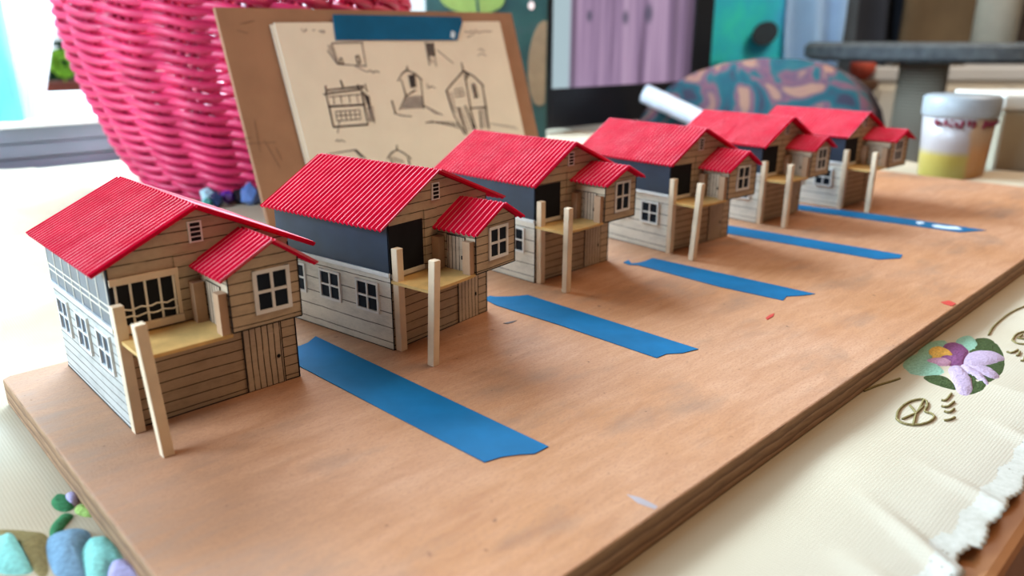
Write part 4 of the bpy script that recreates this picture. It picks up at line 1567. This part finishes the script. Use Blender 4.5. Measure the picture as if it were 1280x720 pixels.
for (u, v, rr_) in ((783, 22, .17), (812, 17, .24), (738, 20, .14)):
    cx_, cz_ = scr_xz(u, v)
    dx = a.math('SUBTRACT', a.math('DIVIDE', o_['X'], U), cx_)
    dz = a.math('MULTIPLY', a.math('SUBTRACT', a.math('DIVIDE', o_['Z'], U), cz_ - .02), 0.75)
    dist = a.math('SQRT', a.math('ADD', a.math('MULTIPLY', dx, dx), a.math('MULTIPLY', dz, dz)))
    mk = a.ramp(a.math('DIVIDE', dist, rr_ * 2), [(0.2, sm(0.75)), (0.55, sm(0.0))])
    colr = a.mix(mk, colr, (0.05, 0.06, 0.10))
a.col((0.01, 0.01, 0.012))
a.set(a.b.inputs['Emission Color'], colr)
a.b.inputs['Emission Strength'].default_value = 0.95
bm = bmesh.new()
box(bm, xl, xr, 0.035, 0.059, zt_l, ztop - .2)
obj('screen', bm, a.m, scr)

# ------------------------------------------------------------------ upholstered chair at the far end
cl0, cr0 = on_w(795, 150, 22.0), on_w(1098, 150, 19.5)
cdir = Vector((cr0.x - cl0.x, cr0.y - cl0.y, 0)).normalized()
cnor = Vector((-cdir.y, cdir.x, 0))
cc0 = (cl0 + cr0) / 2
cang = math.atan2(cdir.y, cdir.x)
ch = thing('upholstered_chair', 'round-backed chair in teal, mauve and peach paisley fabric at the far end of the table', 'chair', V(cc0.x, cc0.y, 0) - Vector((0, 0, ZB)), cang)


def chair_xz(u, v):
    d = ray(u, v)
    q = CAMP + d * ((cc0 - CAMP).dot(cnor) / d.dot(cnor))
    r_ = q - cc0
    return (r_.dot(cdir), q.z - FZ)


def paisley():
    a = NT('paisley fabric', 0.85, 0.15)
    w1 = a.noise(a.scale((1, 1, 1)), 9, 2)
    nn = a.n('ShaderNodeTexNoise')
    a.set(nn.inputs['Vector'], a.coord())
    nn.inputs['Scale'].default_value = 9.5
    nn.inputs['Detail'].default_value = 1.5
    nn.inputs['Distortion'].default_value = 2.6
    f = nn.outputs['Fac']
    c = a.ramp(f, [(0.30, (0.05, 0.045, 0.07)), (0.40, (0.02, 0.09, 0.115)), (0.47, (0.03, 0.11, 0.125)), (0.50, (0.20, 0.085, 0.11)), (0.54, (0.12, 0.07, 0.11)), (0.59, (0.36, 0.19, 0.13)), (0.66, (0.30, 0.135, 0.13)), (0.72, (0.03, 0.10, 0.12))])
    return a.col(c)


pf = paisley()
# outline of the back cushion
top = [(792, 168), (800, 150), (815, 128), (840, 106), (870, 90), (905, 79), (950, 73), (1000, 74), (1035, 82), (1062, 96), (1083, 116), (1094, 138), (1098, 160)]
up = [chair_xz(*q) for q in top]
low = [(up[-1][0] + .0, up[-1][1] - 3.2), (up[-1][0] - 1.0, up[-1][1] - 5.2), (up[0][0] + 1.0, up[-1][1] - 5.2), (up[0][0] - .0, up[-1][1] - 3.2)]
outl = up + low


def cushion(bm, outline, d_front, d_back, dome=0.5, n_in=5):
    pts = []
    for i in range(len(outline)):
        a_, b_ = Vector(outline[i]), Vector(outline[(i + 1) % len(outline)])
        k = max(1, int((b_ - a_).length / 0.35))
        for j in range(k):
            pts.append(a_.lerp(b_, j / k))
    c = sum(pts, Vector((0, 0))) / len(pts)
    n_ = len(pts)
    prev = None
    back = [bm.verts.new(Vector((p.x, d_back, p.y)) * U) for p in pts]
    prev = back
    for r in range(n_in + 1):
        t_ = r / (n_in + 1)
        ring = []
        for p in pts:
            q = p.lerp(c, t_ ** 1.4)
            ring.append(bm.verts.new(Vector((q.x, d_front - dome * (1 - (1 - t_) ** 2.5), q.y)) * U))
        for i in range(n_):
            bm.faces.new((prev[i], prev[(i + 1) % n_], ring[(i + 1) % n_], ring[i]))
        prev = ring
    cv = bm.verts.new(Vector((c.x, d_front - dome, c.y)) * U)
    for i in range(n_):
        bm.faces.new((prev[i], prev[(i + 1) % n_], cv))
    bm.faces.new(back)
    bmesh.ops.recalc_face_normals(bm, faces=bm.faces[:])


bm = bmesh.new()
cushion(bm, outl, 0.0, 0.35, 0.3)
obj('back_cushion', bm, pf, ch, True)
bm = bmesh.new()
cxm = sum(q[0] for q in outl) / len(outl)
big = [((x_ - cxm) * 1.045 + cxm + .03, z_ + (.0 if z_ < up[0][1] else -.02)) for x_, z_ in outl]
cushion(bm, big, 0.3, 0.5, 0.0)
obj('back_shell', bm, plain('dark plum shell', (0.035, 0.03, 0.045), 0.5), ch, True)
zs = 0.45 / U
xm0, xm1 = up[0][0] + .5, up[-1][0] - .5
bm = bmesh.new()
box(bm, xm0, xm1, 0.5, 6.2, zs - 1.2, zs)
sd = obj('seat', bm, pf, ch)
bevel_obj(sd, 0.02, 4)
for lx in (xm0 + .3, xm1 - .7):
    for ly in (0.9, 5.4):
        bm = bmesh.new()
        beam(bm, (lx + .2, ly + .2, zs - 1.1), (lx + .2 + (.2 if lx > 0 else -.2), ly + .2, 0), 0.45)
        obj('leg', bm, M['tablewood_dark'], ch)
# back uprights joining seat and back
bm = bmesh.new()
beam(bm, (xm0 + 1, .9, zs - .9), (xm0 + 1, .8, zs + 3), 0.4)
beam(bm, (xm1 - 1, .9, zs - .9), (xm1 - 1, .8, zs + 3), 0.4)
obj('back_upright', bm, M['tablewood_dark'], ch)

# white roll lying over the left shoulder of the chair back
bm = bmesh.new()
q0, q1 = on_w(806, 117, 21.2), on_w(880, 152, 20.3)
tube(bm, [q0 - cc0, q0.lerp(q1, .5) - cc0, q1 - cc0, q0.lerp(q1, 1.4) - cc0], 0.25, seg=16)
tag(obj('paper_roll', bm, plain('white paper', (0.62, 0.64, 0.70), 0.7), None, True, V(cc0.x, cc0.y, cc0.z)),
    'white rolled strip lying against the left side of the patterned chair back', 'roll')

# ------------------------------------------------------------------ cat tree style stand
cang = math.atan2(CAM_R.y, CAM_R.x)
pc = on_w(1165, 68, 26.5)
ct = thing('cat_tree', 'grey round platform on a thick beige post, behind the patterned chair', 'cat tree', V(pc.x, pc.y, 0) - Vector((0, 0, ZB)))
fl = lambda z: z - FZ
zt = on_w(1165, 54, 22.6).z
zbm = on_w(1165, 80, 22.6).z
bm = bmesh.new()
RP = 4.0
lathe(bm, [(0.0, fl(zbm)), (RP - .2, fl(zbm)), (RP, fl(zbm) + .12), (RP, fl(zt) - .12), (RP - .15, fl(zt)), (0.0, fl(zt))], cap=False, seg=64)
gp = NT('grey plush', 0.95, 0.1)
gf = gp.noise(gp.coord(), 60, 5)
gp.bump(gf, 0.6, 0.004)
gp.col(gp.ramp(gf, [(0.3, (0.09, 0.10, 0.11)), (0.7, (0.16, 0.18, 0.19))]))
obj('platform', bm, gp.m, ct)
bm = bmesh.new()
pp = on_w(1146, 140, 26.0)
lathe(bm, [(0.74, 0.5), (0.74, fl(zbm) + .02)], seg=40, cx=pp.x - pc.x, cy=pp.y - pc.y)
sis = NT('beige sisal', 0.9, 0.1)
so_ = sis.xyz()
sf = sis.math('SINE', sis.math('MULTIPLY', so_['Z'], 2 * pi / 0.006))
sis.bump(sf, 0.6, 0.001)
sis.col((0.56, 0.49, 0.38))
obj('post', bm, sis.m, ct, True)
bm = bmesh.new()
wpp = on_w(1243, 40, 26.6)
lathe(bm, [(0.66, fl(zt) - .02), (0.66, fl(zt) + 7)], seg=32, cx=wpp.x - pc.x, cy=wpp.y - pc.y)
obj('post', bm, plain('cream wrapped post', (0.72, 0.62, 0.47), 0.7, 0.05), ct, True)['label'] = 'cream upper post'
bm = bmesh.new()
box(bm, -2.6, 2.6, -2.6, 2.6, 0, 0.5)
bevel_obj(obj('base', bm, gp.m, ct), 0.01)

# ------------------------------------------------------------------ cream cabinet, jar, ball
cb0 = on_w(1094, 90, 33.0)
cb1 = on_w(1360, 90, 33.0)
ztc = on_w(1200, 84, 33.0).z
cab = thing('cabinet', 'cream cabinet standing behind the cat tree post, at the right', 'cabinet', V(cb0.x, cb0.y, 0) - Vector((0, 0, ZB)), cang)
Lc = (cb1 - cb0).length
crm = plain('cream painted cabinet', (0.78, 0.74, 0.64), 0.5, 0.04, 5)
bm = bmesh.new()
box(bm, 0.1, Lc - .1, 0.1, 3.9, 0, fl(ztc) - .55)
obj('body', bm, crm, cab)
bm = bmesh.new()
box(bm, 0, Lc, 0, 4.0, fl(ztc) - .55, fl(ztc))
bevel_obj(obj('cabinet_top', bm, M['gloss_white'], cab), 0.004)
for k in range(3):
    bm = bmesh.new()
    box(bm, 0.3 + k * (Lc - .4) / 3, 0.1 + (k + 1) * (Lc - .4) / 3, -0.02, 0.098, 0.6, fl(ztc) - .9)
    d_ = obj('door', bm, crm, cab)
    bm = bmesh.new()
    xk = 0.1 + (k + 1) * (Lc - .4) / 3 - .5
    lathe(bm, [(0.12, 9.5), (0.12, 10.2)], cx=xk, cy=-.14, seg=12)
    obj('handle', bm, M['slate'], d_)

# beige box on the table at the far right, behind the board end
b0 = on_w(1234, 238, 14.3)
bx_ = thing('storage_box', 'plain beige box at the right edge of the picture behind the jar', 'box', V(b0.x, b0.y, ZC + 0.02), cang)
bm = bmesh.new()
hbx = on_w(1240, 120, 14.3).z - ZC
box(bm, 0, 1.9, 0, 1.6, 0, hbx - .28)
bevel_obj(obj('body', bm, plain('beige card', (0.42, 0.36, 0.26), 0.6, 0.05, 5), bx_), 0.004)
bm = bmesh.new()
box(bm, -.04, 1.94, -.04, 1.64, hbx - .28, hbx)
bevel_obj(obj('lid', bm, plain('pale beige card', (0.74, 0.72, 0.66), 0.6, 0.05, 5), bx_), 0.003)

j0 = on_w(1187, 216, 13.7)
jr = thing('jar', 'squat tub with orange and yellow contents, pale lid and dark red lettering', 'jar', V(j0.x, j0.y, ZC + 0.025), cang)
hj = on_w(1199, 119, 13.7).z - ZC - .02
bm = bmesh.new()
lathe(bm, [(0.48, 0.0), (0.52, 0.05), (0.55, hj * .45), (0.58, hj * .78)], seg=40)
a = NT('tub contents', 0.3, 0.5)
o_ = a.xyz()
zf = a.math('DIVIDE', o_['Z'], hj * U)
sd_ = a.math('DIVIDE', o_['X'], 0.7 * U)
f1 = a.ramp(zf, [(0.0, (0.40, 0.17, 0.04)), (0.35, (0.44, 0.19, 0.06)), (0.5, (0.38, 0.23, 0.13)), (0.78, (0.42, 0.28, 0.17))])
yel = a.ramp(zf, [(0.0, (0.33, 0.26, 0.05)), (0.30, (0.38, 0.28, 0.06)), (0.38, (0.33, 0.28, 0.27)), (0.8, (0.40, 0.36, 0.36))])
msk = a.ramp(a.math('ADD', sd_, a.math('MULTIPLY', a.noise(a.coord(), 40, 3), 0.35)), [(0.0, sm(1.0)), (0.04, sm(1.0)), (0.18, sm(0.0))])
a.col(a.mix(msk, f1, yel))
obj('tub', bm, a.m, jr, True)
bm = bmesh.new()
lathe(bm, [(0.60, hj * .76), (0.615, hj * .78), (0.615, hj * .97), (0.57, hj)], seg=40)
obj('lid', bm, plain('bluish white plastic', (0.27, 0.285, 0.30), 0.4, 0.05), jr, True)
bm = bmesh.new()
random.seed(5)
for k in range(16):       # blurred, unreadable dark red lettering round the shoulder
    if k == 8:
        continue
    an = -pi / 2 - 1.15 + k * 0.15
    for stroke in range(3):
        x1_, z1_ = random.uniform(-.05, .05), random.uniform(-.05, .07)
        x2_, z2_ = random.uniform(-.05, .05), random.uniform(-.07, .05)
        r1 = 0.585
        A_ = Vector((r1 * cos(an + x1_), r1 * sin(an + x1_), hj * .69 + z1_))
        B_ = Vector((r1 * cos(an + x2_), r1 * sin(an + x2_), hj * .69 + z2_))
        beam(bm, A_, B_, 0.035)
obj('lettering', bm, plain('dark red print', (0.17, 0.015, 0.035), 0.6), jr)

rb = on_w(1078, 84, 32.2)
bm = bmesh.new()
bmesh.ops.create_uvsphere(bm, u_segments=24, v_segments=16, radius=0.5 * U)
pcb = V(rb.x, rb.y, rb.z)
shelf_z = rb.z - .5
tag(obj('ball', bm, plain('red orange rubber', (0.62, 0.10, 0.06), 0.5), None, True, pcb),
    'small red-orange ball on a dark stool under the round grey platform', 'ball')
st_ = thing('stool', 'dark wooden stool carrying the red-orange ball', 'stool', V(rb.x, rb.y, 0) - Vector((0, 0, ZB)), cang)
bm = bmesh.new()
lathe(bm, [(.6, fl(shelf_z) - .4), (.68, fl(shelf_z) - .3), (.68, fl(shelf_z) - .05), (.6, fl(shelf_z))], seg=36)
obj('seat', bm, M['tablewood_dark'], st_)
for k in range(3):
    an = k * 2 * pi / 3 + .4
    bm = bmesh.new()
    beam(bm, (.4 * cos(an), .4 * sin(an), fl(shelf_z) - .35), (.62 * cos(an), .62 * sin(an), 0), .2)
    obj('leg', bm, M['tablewood_dark'], st_)


# ------------------------------------------------------------------ hanging clothes
def garment(name, u0, u1, v1, dw, mt, label, amp=0.22, waves=2.5, top=9.0, th_=0.35, vbot=None, bulge=0.0, cat='garment', grp='clothes hanging at the far side of the room'):
    wd = lambda u: 29.6 + (u - 862) / 438 * 8.5 + dw
    a_ = on_w(u0, v1, wd(u0))
    b_ = on_w(u1, v1, wd(u1))
    a_.z = b_.z = (a_.z + b_.z) / 2
    Lg = (b_ - a_).length
    zb_ = a_.z
    bm = bmesh.new()
    n_, rows = 36, 14
    G0, G1 = [], []
    for j in range(rows + 1):
        t_ = j / rows
        r0, r1 = [], []
        for i in range(n_ + 1):
            s_ = i / n_
            wsc = 1 + bulge * (1 - t_) * 0.2 - 0.55 * max(0, t_ - .8) * 2
            x_ = Lg / 2 + (s_ - .5) * Lg * wsc
            edge = th_ * math.sqrt(max(0, 1 - (2 * s_ - 1) ** 4))
            y_ = amp * sin(s_ * waves * 2 * pi + 1.3 * sin(t_ * 3 + u0)) * (1.15 - t_ * .5)
            z_ = zb_ + (top - zb_) * t_ + (.15 * sin(s_ * 9 + u0) if j == 0 else 0)
            r0.append(bm.verts.new(Vector((x_, y_ - edge, z_)) * U))
            r1.append(bm.verts.new(Vector((x_, y_ + edge + .05, z_)) * U))
        G0.append(r0)
        G1.append(r1)
    for j in range(rows):
        for i in range(n_):
            bm.faces.new((G0[j][i], G0[j][i + 1], G0[j + 1][i + 1], G0[j + 1][i]))
            bm.faces.new((G1[j][i + 1], G1[j][i], G1[j + 1][i], G1[j + 1][i + 1]))
        bm.faces.new((G0[j][0], G0[j + 1][0], G1[j + 1][0], G1[j][0]))
        bm.faces.new((G0[j + 1][n_], G0[j][n_], G1[j][n_], G1[j + 1][n_]))
    for i in range(n_):
        bm.faces.new((G0[0][i + 1], G0[0][i], G1[0][i], G1[0][i + 1]))
        bm.faces.new((G0[rows][i], G0[rows][i + 1], G1[rows][i + 1], G1[rows][i]))
    o = obj(name, bm, mt, None, True, V(a_.x, a_.y, 0))
    o.rotation_euler = (0, 0, gang)
    return tag(o, label, cat, grp), a_


# rail carrying them
r0_, r1_ = on_w(856, 30, 29.6), on_w(1380, 30, 39.8)
gang = math.atan2(r1_.y - r0_.y, r1_.x - r0_.x)
rl = thing('clothes_rail', 'metal clothes rail carrying the hanging clothes', 'rail', V(r0_.x, r0_.y, 0) - Vector((0, 0, ZB)), gang)
Lr = Vector((r1_.x - r0_.x, r1_.y - r0_.y)).length
bm = bmesh.new()
tube(bm, [(0, 0, fl(9.3)), (Lr, 0, fl(9.3))], 0.2, seg=12)
obj('bar', bm, M['slate'], rl)
for xk in (0, Lr):
    bm = bmesh.new()
    tube(bm, [(xk, 0, 0.2), (xk, 0, fl(9.3))], 0.2, seg=12)
    tube(bm, [(xk, -1.0, 0.2), (xk, 1.0, 0.2)], 0.2, seg=12)
    obj('upright', bm, M['slate'], rl)

a = NT('turquoise cloth', 0.8)
tf = a.noise(a.coord(), 7, 3)
a.col(a.ramp(tf, [(0.35, (0.05, 0.48, 0.78)), (0.5, (0.03, 0.62, 0.75)), (0.62, (0.04, 0.80, 0.68))]))
tg, ta = garment('turquoise_garment', 862, 978, 92, 0, a.m, 'bright turquoise garment with a dark oval spot, leftmost of the hanging clothes', amp=.1, waves=2, th_=.3)
sp_ = on_w(940, 42, 31.0)
bm = bmesh.new()
lx_ = (sp_.x - ta.x) * cos(gang) + (sp_.y - ta.y) * sin(gang)
prism(bm, [(x_, -0.55, z_) for x_, z_ in ell(lx_, sp_.z, .60, .42, 0.25)], (0, .1, 0))
obj('dark_spot', bm, plain('charcoal print', (0.03, 0.045, 0.06), 0.8), tg)
garment('light_blue_drape', 980, 1036, 100, -1.4, plain('light blue cloth', (0.40, 0.62, 0.95), 0.8, 0.12, 8), 'light blue cloth hanging between the turquoise and the slate clothes', amp=.35, waves=1.6, th_=.15)
garment('sky_blue_shirt', 872, 950, 130, 1.4, plain('sky blue cloth', (0.16, 0.48, 0.72), 0.8, 0.1, 8), 'sky blue cloth showing under the turquoise garment', amp=.2, waves=2, th_=.15)
garment('slate_coat', 1018, 1058, 120, .4, plain('blue grey wool', (0.075, 0.10, 0.13), 0.9, 0.2, 8), 'blue-grey coat to the right of the light blue cloth', amp=.2, waves=1)
garment('charcoal_coat', 1062, 1118, 79, .9, plain('charcoal wool', (0.035, 0.04, 0.055), 0.9, 0.2, 8), 'charcoal coat between the blue-grey and the brown coat', amp=.25, waves=1.5)
garment('brown_coat', 1116, 1202, 79, -.8, plain('olive brown wool', (0.14, 0.095, 0.05), 0.9, 0.2, 8), 'olive-brown coat above the round grey platform', amp=.2, waves=1)
garment('dark_brown_coat', 1194, 1300, 79, .9, plain('dark brown wool', (0.035, 0.022, 0.016), 0.9, 0.5, 25), 'dark brown coat, rightmost of the hanging clothes', amp=.2, waves=2)
